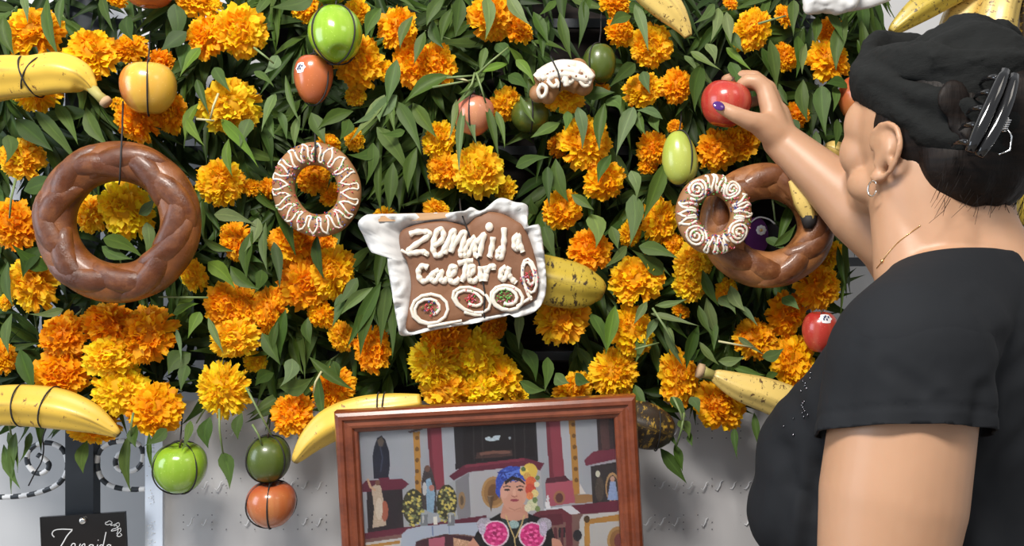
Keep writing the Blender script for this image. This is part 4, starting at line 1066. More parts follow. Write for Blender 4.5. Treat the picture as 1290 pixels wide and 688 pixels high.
# paper follows the slab's rim: pair rim points with paper points by direction from the centre
K = 260; mb = MB(); lev = 10
def hit(poly, ang):
    best = None; dx, dy = math.cos(ang), math.sin(ang)
    for i in range(len(poly)):
        ax_, ay = poly[i][0]-cx0, poly[i][1]-cy0; bx, by = poly[(i+1) % len(poly)][0]-cx0, poly[(i+1) % len(poly)][1]-cy0
        den = dx*(by-ay)-dy*(bx-ax_)
        if abs(den) < 1e-9: continue
        t_ = (ax_*(by-ay)-ay*(bx-ax_))/den; s2 = (ax_*dy-ay*dx)/den
        if t_ > 0 and -1e-6 <= s2 <= 1+1e-6 and (best is None or t_ > best): best = t_
    return best or 1.0
rin = [hit(oc, 2*PI*k/K) for k in range(K)]; rout = [max(hit(po, 2*PI*k/K), rin[k]+14) for k in range(K)]
for j in range(lev+1):
    s_ = j/lev
    for k in range(K):
        a = 2*PI*k/K; r_ = (rin[k]*0.9)*(1-s_)+rout[k]*s_
        X, Y = cx0+r_*math.cos(a), cy0+r_*math.sin(a)
        cr = noise.noise((X*0.012, Y*0.012, 3.0))*0.014 - abs(noise.noise((X*0.018+Y*0.012, Y*0.02-X*0.01, 5.0)))*0.012 - abs(noise.noise((X*0.045-Y*0.02, Y*0.03, 8.0)))*0.004
        mb.v.append(tuple(Q(X, Y, YS+0.016-0.020*math.sin(s_*PI*0.62)+cr*s_)))
for j in range(lev):
    for k in range(K):
        k2 = (k+1) % K; mb.f.append((j*K+k, j*K+k2, (j+1)*K+k2, (j+1)*K+k)); mb.m.append(0)
pp_ = mb.build('wrapping_paper', m_paper, sl); pp_['label'] = 'crumpled white paper under the bread'
md = pp_.modifiers.new('thick', 'SOLIDIFY'); md.thickness = 0.0006
MB().add([Q(165,108,YS-.004),Q(545,98,YS-.004),Q(548,118,YS-.006),Q(380,136,YS-.006),Q(170,142,YS-.006),Q(165,108,YS+.002),Q(545,98,YS+.002),Q(548,118,YS),Q(380,136,YS),Q(170,142,YS)],
         [(0,4,3,2,1),(5,6,7,8,9),(0,1,6,5),(1,2,7,6),(2,3,8,7),(3,4,9,8),(4,0,5,9)]).build('cardboard_strip', m_card, sl, smooth=False)
MB().tube([Q(540,40,-0.03),Q(545,95,YS-0.012)] + [SF(a, b, 0.002) for a, b in ((570,165),(592,225),(615,270),(628,330),(645,410),(655,470),(650,560))] + [Q(655,600,YS-0.004)], 0.0011, 6).build('tie_cord', m_cord, sl)

# white paper parcel at the top
wp = thing('paper_parcel', P(1045,2,-0.09), 'white paper wrapped parcel cut by the top edge left of the head wrap', 'parcel')
mb = MB()
mb.tube([P(1013,-8,-0.09),P(1022,4,-0.09),P(1045,2,-0.09),P(1070,4,-0.09),P(1076,-4,-0.09)], [M(6),M(11),M(13),M(11),M(6)], 14, flat=1.0)
mb.ball(P(1045,-18,-0.085), (M(36),M(22),M(24)), 0, 16, 10)
remesh(mb, 'paper', m_paper, 0.003, 2, wp, disp=lambda co: 0.006*noise.noise(co*55)+0.003*abs(noise.noise(co*120)))
MB().tube([P(1068,8,-0.07),P(1095,2,-0.07),P(1120,-5,-0.07)], [M(7),M(8),M(6)], 10, flat=0.6).build('paper_twist', m_paper, wp)

# purple embroidered ornament glimpsed inside the right bread ring
pu = thing('embroidered_ornament', P(958,295,-0.04), 'purple fabric ornament with a small white flower seen through the right bread ring', 'ornament')
MB().ball(P(953,298,-0.02), (M(15),0.010,M(24)), 0, 18, 12).build('fabric', m_purple, pu)
MB().tube([P(*q, -0.026) for q in cat([(944,282),(955,274),(968,276),(976,282)], 6)], 0.0012, 6).build('white_trim', m_letter, pu)
mb = MB()
for k in range(8):
    a = k*PI/4; mb.ball(P(959+4.0*math.cos(a), 290+4.0*math.sin(a), -0.030), (M(2.6),0.001,M(2.6)), 0, 8, 5)
mb.ball(P(959,290,-0.031), (M(2),0.001,M(2)), 1, 8, 5); mb.build('flower_patch', [m_letter, m_gold], pu)
MB().ball(P(973,300,-0.015), (M(12),0.010,M(18)), 0, 14, 10).build('black_patch', m_black_felt, pu)

# loose wire
wi = MB().tube([P(*q, -0.02) for q in cat([(58,540),(54,552),(55,566),(52,582),(44,596),(36,612)], 6)], 0.001, 6).build('wire', m_cord, at=P(54,560,-0.02))
tag(wi, 'thin dark wire dangling over the left iron scroll', 'wire')

# ------------------------------------------------------------------ plaque
pq = thing('name_plaque', P(104,690,0.03), 'black glossy plaque with white script lettering screwed to the iron post', 'sign')
YP = 0.04
cs = [P(50,652,YP), P(157,645,YP), P(161,735,YP), P(54,742,YP)]
mb = MB(); bk = [c+Vector((0,0.006,0)) for c in cs]
mb.add(cs+bk, [(0,3,2,1),(4,5,6,7),(0,1,5,4),(1,2,6,5),(2,3,7,6),(3,0,4,7)]).build('plate', m_plaque, pq, smooth=False)
MB().tube([P(104.5,656,YP+0.028), P(104.5,656,YP-0.002), P(104.5,656,YP-0.0045), P(104.5,656,YP-0.006)], [0.003,0.0055,0.0052,0.003], 16).build('screw', m_chrome, pq)
def ZQ(X, Y): return P(X/4.355, 530+Y/4.355, YP-0.0005)
tx = MB()
for pts, w_ in (([(298,640),(286,622),(300,602),(340,596),(398,598)],6),([(396,602),(370,630),(345,672),(320,712),(300,740)],6.5),([(300,740),(340,735),(370,740)],5),
               ([(384,715),(408,698),(412,678),(398,676),(386,700),(388,726),(404,730),(424,705)],5),([(428,730),(436,690),(442,676)],5),([(438,700),(458,678),(466,682),(460,715),(466,730),(480,712)],5),
               ([(510,682),(492,684),(482,710),(488,728),(504,712),(512,682),(508,715),(514,730),(526,712)],5),([(536,680),(530,712),(536,730),(548,712)],5),([(538,658),(540,654)],5),
               ([(566,684),(550,684),(542,708),(546,728),(560,716),(568,690)],5),([(582,612),(572,660),(562,710),(568,730),(580,712)],5.5),([(606,682),(590,684),(580,710),(586,728),(600,712),(608,682),(604,715),(612,730)],5),
               ([(585,560),(600,550),(615,560),(608,575),(630,570),(650,560),(655,575),(638,590),(618,596),(612,606),(640,600),(660,590),(662,605),(650,618)],4),([(650,618),(642,632),(655,636),(668,628),(660,618)],4),([(583,556),(578,566),(590,572),(608,566)],4),([(625,580),(640,575),(648,600),(640,622)],3.5)):
    tx.tube([ZQ(a[0], a[1]) for a in cat(pts, 6)], w_*0.000145*1.05, 6, flat=0.5)
o_ = tx.build('lettering', m_letter, pq); o_['label'] = 'white script lettering and flourish'

# ------------------------------------------------------------------ framed photograph
YF = -0.165
fr = thing('picture_frame', P(613,600,YF), 'red brown wooden frame with a photograph of a woman in a church, bottom centre', 'picture')
TL, TR = P(422,518,YF), P(800,497,YF)
ux = (TR-TL).normalized(); uz = Vector((0,0,1)); uz = (uz-ux*uz.dot(ux)).normalized(); uy = Vector((0,-1,0))   # right, up, towards the viewer
FW = (TR-TL).length; FH = 0.55
def FL(a, b, c): return TL + ux*a - uz*b + uy*c      # a from the left, b down, c forward
prof = [(0,-0.012),(0,0.006),(0.002,0.0105),(0.006,0.0125),(0.0105,0.0125),(0.0125,0.0095),(0.015,0.0085),(0.019,0.0095),(0.022,0.0085),(0.0245,0.0045),(0.0275,0.0035),(0.029,0.001),(0.029,-0.012)]
crn = [((0,0),(1,1)), ((FW,0),(-1,1)), ((FW,FH),(-1,-1)), ((0,FH),(1,-1))]
for s_ in range(4):
    (p0, d0), (p1, d1) = crn[s_], crn[(s_+1) % 4]; mb = MB(); n = len(prof); steps = 8
    for i in range(steps+1):
        f_ = i/steps
        for (w_, h_) in prof:
            a0, b0 = p0[0]+d0[0]*w_, p0[1]+d0[1]*w_; a1, b1 = p1[0]+d1[0]*w_, p1[1]+d1[1]*w_
            mb.v.append(tuple(FL(a0+(a1-a0)*f_, b0+(b1-b0)*f_, h_)))
    for i in range(steps):
        for k in range(n):
            k2 = (k+1) % n; mb.f.append((i*n+k, (i+1)*n+k, (i+1)*n+k2, i*n+k2)); mb.m.append(0)
    mb.f += [tuple(range(n)), tuple(reversed([steps*n+k for k in range(n)]))]; mb.m += [0,0]
    o = mb.build('frame_rail', m_wood, fr, smooth=False)
MB().box(FL(FW/2,FH/2,-0.0095), (FW/2-0.02,FH/2-0.02,0.002), ax=(ux,uz,uy)).build('backing', m_back, fr, smooth=False)
MB().tube([FL(FW/2,0.12,-0.012), FL(FW/2,0.50,-0.09)], [0.012,0.012], 4).build('easel_strut', m_back, fr, smooth=False)
mb = MB(); gm = 0.0265
mb.box(FL(FW/2,FH/2,-0.001), (FW/2-gm,FH/2-gm,0.0007), ax=(ux,uz,uy)).build('glass_pane', m_glass, fr, smooth=False)

# the print: inks laid out in the print's own plane (coordinates of shapes in 1/3.583 px of the photograph)
NX, NY = 400, 420
aa = np.linspace(gm-0.001, FW-gm+0.001, NX+1); b_ = np.concatenate([np.linspace(gm-0.001, 0.24, 250), np.linspace(0.243, FH-gm+0.001, 60)])
NYv = len(b_)
vv = [tuple(FL(a, b, -0.0045)) for b in b_ for a in aa]
ff = [(j*(NX+1)+i, (j+1)*(NX+1)+i, (j+1)*(NX+1)+i+1, j*(NX+1)+i+1) for j in range(NYv-1) for i in range(NX)]
ga, gb = np.meshgrid(aa, b_)
kk = FPX/(YF-CAM_Y+0.0045)
wx = TL.x+ux.x*ga-uz.x*gb; wz = TL.z+ux.z*ga-uz.z*gb
X = (645+wx*kk-440)*3.583; Y = (344-(wz-CAM_Z)*kk-510)*3.583
img = np.zeros(X.shape+(3,)); img[:] = (158,162,170)
rs = np.random.RandomState(4)
def put(mask, c, var=0):
    cc = np.array(c, float)
    img[mask] = cc + (rs.randn(int(mask.sum()),1)*var if var else 0)
def poly(pts, c, var=0):
    ins = np.zeros(X.shape, bool); n = len(pts)
    for i in range(n):
        xa, ya = pts[i]; xb, yb = pts[(i+1) % n]
        if ya == yb: continue
        cnd = ((ya > Y) != (yb > Y)) & (X < (xb-xa)*(Y-ya)/(yb-ya)+xa); ins ^= cnd
    put(ins, c, var)
def ell(cx, cy, rx, ry, c, var=0): put(((X-cx)/rx)**2+((Y-cy)/ry)**2 < 1, c, var)
def line(pts, w_, c):
    for (xa, ya), (xb, yb) in zip(pts[:-1], pts[1:]):
        L2 = (xb-xa)**2+(yb-ya)**2; t_ = np.clip(((X-xa)*(xb-xa)+(Y-ya)*(yb-ya))/L2, 0, 1)
        put((X-xa-t_*(xb-xa))**2+(Y-ya-t_*(yb-ya))**2 < w_*w_, c)
MAR = (98,38,55); OCH = (172,124,58); DK = (42,38,42)
poly([(-20,640),(60,600),(620,520),(1300,470),(1300,2600),(-20,2600)], (120,92,84))
poly([(288,124),(318,120),(326,400),(300,400)], OCH)
for yy in (150,200,250,300,350): ell(306,yy,9,10,(110,75,35))
poly([(350,104),(414,100),(432,380),(372,390)], (128,56,68)); poly([(350,104),(366,103),(388,380),(372,390)], (108,44,56))
poly([(414,100),(474,96),(486,330),(430,370)], (164,168,176))
poly([(262,122),(330,100),(330,112),(275,128)], (90,70,70))
poly([(470,96),(842,72),(852,255),(480,292)], DK,2); poly([(512,94),(836,76),(840,232),(516,268)], (33,28,30),2)
for xx in (560,600,745,790): line([(xx,92),(xx+3,250)],3,(52,46,48))
poly([(575,215),(735,203),(738,232),(570,243)], (72,50,48),6); line([(595,222),(650,214),(720,214)],7,(120,85,72))
poly([(612,150),(632,142),(640,152),(660,138),(682,138),(676,158),(640,166),(616,160)], (190,205,215),10); ell(724,150,5,6,(170,180,190))
poly([(478,345),(540,306),(800,272),(862,290),(880,490),(545,512),(490,518)], (172,172,177)); poly([(478,345),(540,306),(548,512),(490,518)], (128,128,134))
poly([(450,322),(520,272),(790,240),(880,264),(862,297),(795,276),(540,304),(472,342)], MAR); poly([(520,272),(790,240),(792,252),(524,284)], (122,50,66))
ell(652,396,55,72,(168,130,84)); ell(652,396,44,60,(146,108,66)); ell(652,396,26,38,(112,80,50)); ell(508,432,16,40,(150,120,88)); ell(508,432,8,22,(100,80,60))
poly([(110,335),(104,240),(112,190),(126,150),(145,138),(163,158),(180,210),(184,270),(176,335)], (34,36,50),3); poly([(126,160),(145,144),(158,165),(150,190),(132,185)], (88,78,70)); line([(140,190),(150,240),(142,300)],3,(60,62,80))
poly([(50,368),(75,342),(240,335),(270,358),(245,380),(58,396)], MAR); poly([(135,330),(180,328),(186,350),(130,352)], MAR)
poly([(78,394),(240,380),(246,560),(84,576)], (48,42,46),2)
poly([(100,372),(125,356),(142,366),(156,440),(166,545),(105,556),(112,470)], (188,170,150),6); line([(84,338),(96,372),(116,385)],5,(196,160,130)); ell(128,352,10,13,(120,84,66)); ell(160,480,16,46,(160,90,70)); ell(135,470,16,50,(206,192,176),5)
poly([(40,520),(62,540),(66,600),(40,610)], (120,60,66))
poly([(885,68),(950,64),(972,322),(905,338)], (134,60,72)); poly([(885,68),(902,67),(924,334),(905,338)], (112,46,58)); poly([(950,64),(990,62),(1012,330),(975,340)], (172,176,184))
poly([(990,62),(1018,60),(1042,402),(1012,410)], OCH)
for yy in (90,140,190,240,290,340): ell(1005+yy*0.06,yy,9,10,(110,75,35))
poly([(1012,405),(1095,405),(1098,440),(1020,445)], (150,112,70)); poly([(890,332),(975,320),(998,344),(884,358)], (80,36,48)); poly([(884,356),(1006,342),(1020,442),(890,462)], (160,80,96)); ell(948,418,26,30,(150,105,70)); ell(948,420,17,22,(90,50,50))
poly([(1040,355),(1068,402),(1040,402)], (205,200,196)); poly([(1115,56),(1204,48),(1208,208),(1125,216)], (54,44,46),5); poly([(1130,60),(1170,56),(1175,200),(1140,205)], (78,56,54),4)
poly([(1060,250),(1102,210),(1230,196),(1230,240),(1068,276)], (106,44,60)); poly([(1088,278),(1230,254),(1230,432),(1098,446)], (50,44,46),3)
ell(1188,372,32,66,(176,140,96)); ell(1188,376,25,58,(60,50,52)); poly([(1165,430),(1178,345),(1200,345),(1216,430)], (140,160,200),6); ell(1188,335,10,13,(190,150,130)); ell(1122,312,10,14,(200,200,180)); ell(1130,380,20,56,(74,66,58),6)
poly([(880,482),(1000,455),(1230,430),(1230,482),(900,502)], MAR); poly([(40,584),(620,498),(620,528),(40,612)], MAR)
poly([(40,628),(240,600),(240,700),(40,700)], (196,196,196)); poly([(60,636),(230,612),(230,626),(60,650)], OCH)
# flower bushes and the statue between them
for cx, cy, rx, ry in ((290,460,50,80),(440,440,46,80)):
    ell(cx,cy,rx,ry,(62,60,44),10)
    for k in range(60):
        a = rs.uniform(0,6.28); r_ = math.sqrt(rs.rand()); ell(cx+rx*r_*math.cos(a), cy+ry*r_*math.sin(a)+14, 6, 6, (196,180,96) if rs.rand() < .65 else (120,126,84))
poly([(330,470),(325,350),(340,280),(356,272),(372,290),(392,370),(394,490)], (66,58,60),8); poly([(345,340),(365,330),(388,400),(380,490),(352,480)], (130,160,184),10); ell(352,288,13,16,(110,80,66)); ell(372,375,12,14,(170,110,96)); ell(340,380,10,30,(190,190,190))
poly([(232,640),(238,585),(262,562),(330,547),(600,528),(640,545),(600,600),(520,585),(430,584),(330,606),(300,618),(290,720),(232,720)], (170,180,196)); line([(375,550),(378,590)],2,(110,130,170)); line([(450,545),(452,580)],2,(110,130,170)); poly([(300,618),(430,584),(520,592),(600,604),(600,720),(300,720)], (70,40,48)); poly([(358,606),(430,596),(434,720),(360,720)], (172,92,110)); poly([(470,600),(560,620),(540,660),(470,650)], (190,150,120),15)
for xx in (338,460): poly([(xx-16,492),(xx+16,490),(xx+16,545),(xx-16,548)], (120,126,132)); ell(xx,492,16,5,(160,166,170)); ell(xx-5,515,4,20,(190,190,190))
poly([(380,505),(396,503),(398,540),(382,542)], (220,216,206)); poly([(885,440),(905,438),(908,470),(887,472)], (224,224,228)); ell(896,425,6,18,(210,210,214))
poly([(880,470),(1000,455),(1045,490),(1000,496),(880,482)], (205,208,214))
# chair, right hand panel
poly([(826,498),(850,480),(960,468),(1004,498),(1010,720),(980,720),(976,530),(850,540)], (104,46,56)); poly([(860,500),(960,490),(966,540),(868,548)], (88,36,46)); poly([(945,555),(975,555),(975,600),(945,600)], (36,36,40)); line([(930,560),(935,720)],8,(92,42,50)); line([(960,560),(965,720)],6,(92,42,50))
poly([(1034,720),(1040,520),(1056,496),(1232,480),(1232,720)], (190,190,188)); poly([(1062,520),(1232,492),(1232,522),(1085,538),(1088,720),(1060,720)], OCH); ell(1072,516,14,16,(80,60,36)); poly([(1088,545),(1232,525),(1232,720),(1090,720)], (186,184,184)); ell(1212,612,48,62,(168,130,80)); ell(1214,614,38,50,(140,100,58)); ell(1220,615,24,34,(110,56,56)); ell(1030,590,20,26,(44,44,48),4)
# the woman in the picture
ell(815,300,34,36,(214,184,84)); 
poly([(545,640),(572,580),(610,528),(680,490),(800,488),(868,512),(915,560),(940,640),(980,2600),(500,2600)], (32,30,32),3)
for xx in (610,880): ell(xx,540,34,30,(170,166,178),14)
poly([(530,640),(560,600),(590,640),(590,900),(540,900)], (196,142,120)); poly([(915,600),(950,610),(975,660),(960,900),(910,900)], (196,142,120))
poly([(695,450),(795,450),(808,500),(770,520),(720,520),(682,500)], (196,140,120)); ell(745,505,62,22,(200,146,126)); poly([(688,512),(745,530),(806,510),(806,560),(688,560)], (44,60,60),10); ell(742,540,24,18,(150,180,180),16)
ell(742,390,62,82,(206,154,134)); ell(742,440,46,40,(204,150,130)); ell(700,392,18,30,(212,160,142)); ell(745,398,8,18,(216,166,146))
poly([(662,400),(660,340),(680,296),(720,276),(770,280),(796,320),(800,352),(770,330),(735,322),(700,346),(682,380),(680,425)], (52,76,168),14)
for k in range(26): line([(668+rs.rand()*110,290+rs.rand()*60),(680+rs.rand()*100,300+rs.rand()*40)],3,(88,120,208) if k % 2 else (36,52,130))
poly([(700,345),(735,322),(770,330),(792,352),(795,362),(768,345),(735,338),(705,362)], (46,34,36))
for cx, cy, r_, c in ((790,300,20,(222,196,96)),(802,322,16,(206,160,84)),(820,350,24,(206,96,60)),(818,382,24,(196,74,56)),(838,400,16,(226,206,140)),(815,412,16,(216,130,80)),(846,360,12,(230,220,190)),(826,452,24,(214,214,176)),(806,466,16,(226,220,190)),(850,470,12,(120,140,84)),(786,290,10,(90,110,70)),(838,430,12,(110,130,80)),(850,330,10,(110,130,80))): ell(cx,cy,r_,r_*1.1,c,8)
for xx in (712,772): ell(xx,384,13,5,(70,46,44)); line([(xx-16,371),(xx,366),(xx+15,371)],2.5,(70,50,46))
ell(714,386,4,4,(30,20,20)); ell(772,386,4,4,(30,20,20)); line([(735,412),(745,416),(757,412)],3,(170,110,96)); ell(746,431,20,6,(150,58,74)); line([(722,466),(746,476),(772,466)],2,(176,122,104))
line([(706,500),(720,540),(745,600),(750,640)],2.5,(206,180,120)); line([(790,500),(778,540),(752,600)],2.5,(206,180,120))
for cx, cy in ((660,582),(826,590)):
    ell(cx,cy,62,60,(222,206,214),10); ell(cx,cy,54,54,(206,52,124),8)
    for k in range(26):
        a = k*0.9; r_ = 6+k*1.7; ell(cx+r_*math.cos(a), cy+r_*math.sin(a), 9, 6, (236,112,168) if k % 2 else (178,30,98))
    ell(cx-4,cy-2,10,8,(150,24,84))
ell(875,560,18,34,(190,180,200),16); ell(600,560,16,26,(190,180,200),16)
for k in range(60): ell(580+rs.rand()*330, 690+rs.rand()*1500, 14, 14, [(206,52,124),(222,196,96),(70,110,90),(170,60,60)][k % 4])
lin = np.clip(img/255.0, 0, 1)
lin = np.where(lin <= 0.04045, lin/12.92, ((lin+0.055)/1.055)**2.4)
mb = MB(); mb.v = vv; mb.f = ff; mb.m = [0]*len(ff)
pr = mb.build('photo_print', m_print, fr, smooth=False); pr['label'] = 'colour photograph of a woman with blue head wrap standing in a church'
ca = pr.data.color_attributes.new('ink', 'FLOAT_COLOR', 'POINT')
ca.data.foreach_set('color', np.concatenate([lin.reshape(-1,3), np.ones((lin.shape[0]*lin.shape[1],1))], 1).ravel())

# ------------------------------------------------------------------ the woman
yw = math.radians(60); F = Vector((-math.sin(yw), math.cos(yw), 0)); Lf = Vector((-math.cos(yw), -math.sin(yw), 0)); U = Vector((0,0,1))
AX = Vector((0.500, -0.285, 0))
pe = thing('person', (AX.x, AX.y, 0), 'woman in black shirt and head wrap, seen from behind, reaching for a red apple', 'person')
def loft(mb, st, seg=28, cap=True):
    base = len(mb.v); n = len(st)
    for (z, f_, hd, hw, lo) in st:
        for k in range(seg):
            a = 2*PI*k/seg; mb.v.append(tuple(AX + F*(f_+hd*math.cos(a)) + Lf*(lo+hw*math.sin(a)) + U*z))
    for i in range(n-1):
        for k in range(seg):
            k2 = (k+1) % seg; mb.f.append((base+i*seg+k, base+i*seg+k2, base+(i+1)*seg+k2, base+(i+1)*seg+k)); mb.m.append(0)
    mb.f += [tuple(base+k for k in reversed(range(seg))), tuple(base+(n-1)*seg+k for k in range(seg))]; mb.m += [0,0]
def caps(mb, a, b, ra, rb, n=6, sg=32):
    a, b = Vector(a), Vector(b)
    mb.tube([a.lerp(b, i/n) for i in range(n+1)], [ra+(rb-ra)*i/n for i in range(n+1)], sg)
    mb.ball(a, ra, 0, sg, sg//2); mb.ball(b, rb, 0, sg, sg//2)
def chain(mb, pts):
    for (a, ra), (b, rb) in zip(pts[:-1], pts[1:]): caps(mb, a, b, ra, rb)
TORSO = [(0.78,-0.01,0.150,0.195,0),(0.90,0.015,0.150,0.185,0),(1.00,0.035,0.150,0.175,0),(1.08,0.04,0.142,0.172,0),(1.15,0.03,0.125,0.170,0),(1.21,0.01,0.102,0.160,0),(1.25,-0.005,0.085,0.135,0),(1.285,-0.012,0.070,0.095,0),(1.32,-0.012,0.058,0.064,0)]
SHL = Vector((0.390,-0.440,1.215)); SHR = Vector((0.595,-0.125,1.225))
ELL = Vector((0.338,-0.470,0.92)); WRL = Vector((0.30,-0.36,0.72))
ELR = P(1128,304,-0.185); WRR = P(984,177,-0.105)
body = MB(); loft(body, TORSO)
for s_ in (1, -1): body.ball(AX+F*0.105+Lf*0.08*s_+U*1.04, (0.078,0.078,0.082), 0, 18, 12)
nb = AX+F*(-0.012)+U*1.28
caps(body, nb+Lf*0.03, SHL+U*0.015, 0.058, 0.058); caps(body, nb-Lf*0.03, SHR+U*0.015, 0.058, 0.052)
chain(body, [(SHL,0.066),(SHL.lerp(ELL,0.45),0.0675),(ELL,0.050),(ELL.lerp(WRL,0.3),0.046),(WRL,0.027)])
chain(body, [(SHR,0.060),(SHR.lerp(ELR,0.5),0.052),(ELR,0.046),(ELR.lerp(WRR,0.28),0.045),(ELR.lerp(WRR,0.62),0.034),(WRR,0.0255)])
# left hand hanging
hd = (WRL-ELL).normalized(); sx = Lf
for k, (o_, l_) in enumerate(((-0.027,0.068),(-0.009,0.078),(0.009,0.073),(0.026,0.058))):
    side = F*o_; kn = WRL+hd*0.085+side
    caps(body, WRL+side*0.4, kn, 0.017, 0.012); chain(body, [(kn,0.0095),(kn+hd*l_*0.5-Lf*0.004,0.0085),(kn+hd*l_*0.9-Lf*0.02,0.0075)])
chain(body, [(WRL+hd*0.02-F*0.015,0.016),(WRL+hd*0.055-F*0.05-Lf*0.01,0.012),(WRL+hd*0.095-F*0.055-Lf*0.02,0.009)])
# right hand closing on the apple: knuckles run away from the viewer, thumb on the near side
K1, K2, K3, K4 = P(964,113,-0.104), P(967,112,-0.084), P(971,118,-0.066), P(975,128,-0.050)
for kn, r_ in ((K1,0.0125),(K2,0.0125),(K3,0.0120),(K4,0.0110)):
    caps(body, WRR+(kn-K2)*0.45, kn, 0.0185, r_)
caps(body, WRR, P(976,146,-0.090), 0.0225, 0.021)
chain(body, [(K1,0.0118),(P(954,103,-0.104),0.0105),(P(942,101.5,-0.100),0.0098),(P(934,107,-0.096),0.0085)])
chain(body, [(K2,0.0115),(P(950,97,-0.078),0.0100),(P(930,96,-0.064),0.0092),(P(914,101,-0.056),0.0080)])
chain(body, [(K3,0.0110),(P(958,106,-0.052),0.0095),(P(940,108,-0.042),0.0088),(P(924,113,-0.038),0.0078)])
chain(body, [(K4,0.0100),(P(964,124,-0.040),0.0085),(P(950,128,-0.034),0.0080),(P(938,132,-0.032),0.0072)])
caps(body, WRR+Vector((0,-0.006,0)), P(960,158,-0.122), 0.022, 0.0165)
chain(body, [(P(962,158,-0.122),0.0160),(P(944,152,-0.130),0.0128),(P(926,144,-0.133),0.0108),(P(908,135,-0.130),0.0086)])
# neck and head
yh = math.radians(24); Fh = Vector((-math.sin(yh), math.cos(yh), 0.16)).normalized(); Lh = Vector((-math.cos(yh), -math.sin(yh), 0)); Uh = Lh.cross(Fh) * -1
if Uh.z < 0: Uh = -Uh
HC = Vector((0.485,-0.262,1.465))
def H(l, f_, u): return HC + Lh*l + Fh*f_ + Uh*u
chain(body, [(AX+F*(-0.01)+U*1.27-Vector((0.012,0,0)),0.068),(AX+F*(-0.008)+U*1.325-Vector((0.018,0,0)),0.064),(H(0.012,-0.018,-0.05),0.062)])
caps(body, H(-0.02,-0.03,-0.05), AX-Lf*0.05+F*(-0.02)+U*1.265+Vector((0.012,0,0)), 0.056, 0.070); caps(body, H(-0.01,-0.03,-0.05), AX-F*0.05+U*1.27, 0.05, 0.06)
hx = (Lh, Fh, Uh)
caps(body, H(0.040,-0.004,-0.045), AX+U*1.30+Lf*0.02-Vector((0.030,0,0)), 0.030, 0.046)
body.ball(H(0,-0.005,0.012), (0.074,0.093,0.098), 0, 24, 16, hx)
body.ball(H(0,0.032,-0.045), (0.056,0.060,0.060), 0, 20, 14, hx)
body.ball(H(0,0.060,-0.085), (0.034,0.030,0.022), 0, 16, 10, hx)     # chin
for s_ in (1,-1):
    body.ball(H(0.042*s_,0.048,-0.026), (0.025,0.028,0.032), 0, 14, 10, hx); body.ball(H(0.044*s_,0.042,0.008), (0.026,0.030,0.034), 0, 14, 10, hx)   # cheek
    body.ball(H(0.052*s_,0.018,-0.065), (0.020,0.034,0.022), 0, 14, 10, hx)   # jaw angle
    body.ball(H(0.024*s_,0.077,0.018), (0.020,0.011,0.008), 0, 12, 8, hx)     # brow
caps(body, H(0,0.088,0.005), H(0,0.102,-0.024), 0.007, 0.0095)               # nose
for s_ in (1,-1): body.ball(H(0.009*s_,0.100,-0.026), 0.0065, 0, 10, 8)
body.ball(H(0,0.090,-0.052), (0.020,0.009,0.005), 0, 12, 8, hx); body.ball(H(0,0.089,-0.061), (0.017,0.009,0.006), 0, 12, 8, hx)
# ears: rim, inner fold and lobe
for s_ in (1,-1):
    e0 = H(0.079*s_, -0.022, -0.030); out = Lh*s_
    rim = [e0 + Fh*f_*1.35 + Uh*u + out*o_*0.55 for f_, u, o_ in ((0.014,0.004,-0.004),(0.013,0.024,0.004),(0.000,0.036,0.011),(-0.016,0.031,0.017),(-0.023,0.012,0.020),(-0.018,-0.008,0.016),(-0.008,-0.022,0.009),(0.006,-0.030,0.003))]
    body.tube([Vector(q) for q in cat([tuple(p) for p in rim], 5)], 0.0042, 8)
    body.tube([e0+Fh*0.004+Uh*-0.012, e0+Fh*-0.006+Uh*0.006+out*0.002, e0+Fh*-0.004+Uh*0.02+out*0.003], [0.009,0.0095,0.008], 10)
    body.tube([e0+Fh*-0.014+Uh*-0.010+out*0.006, e0+Fh*-0.015+Uh*0.006+out*0.009, e0+Fh*-0.008+Uh*0.018+out*0.008], 0.0035, 8)
    body.ball(e0+Fh*-0.004+Uh*0.012+out*0.0015, (0.0065,0.019,0.024), 0, 16, 12, hx)
    body.ball(e0+Fh*0.003+Uh*-0.024+out*0.005, (0.0065,0.0075,0.0085), 0, 10, 8, hx)
# hips and legs inside the trousers, feet
for s_ in (1,-1):
    chain(body, [(AX+Lf*0.09*s_+U*0.78,0.105),(AX+Lf*0.085*s_+F*0.01+U*0.45,0.065),(AX+Lf*0.08*s_+U*0.10,0.042)])
remesh(body, 'body', m_skin, 0.0032, 9, pe)

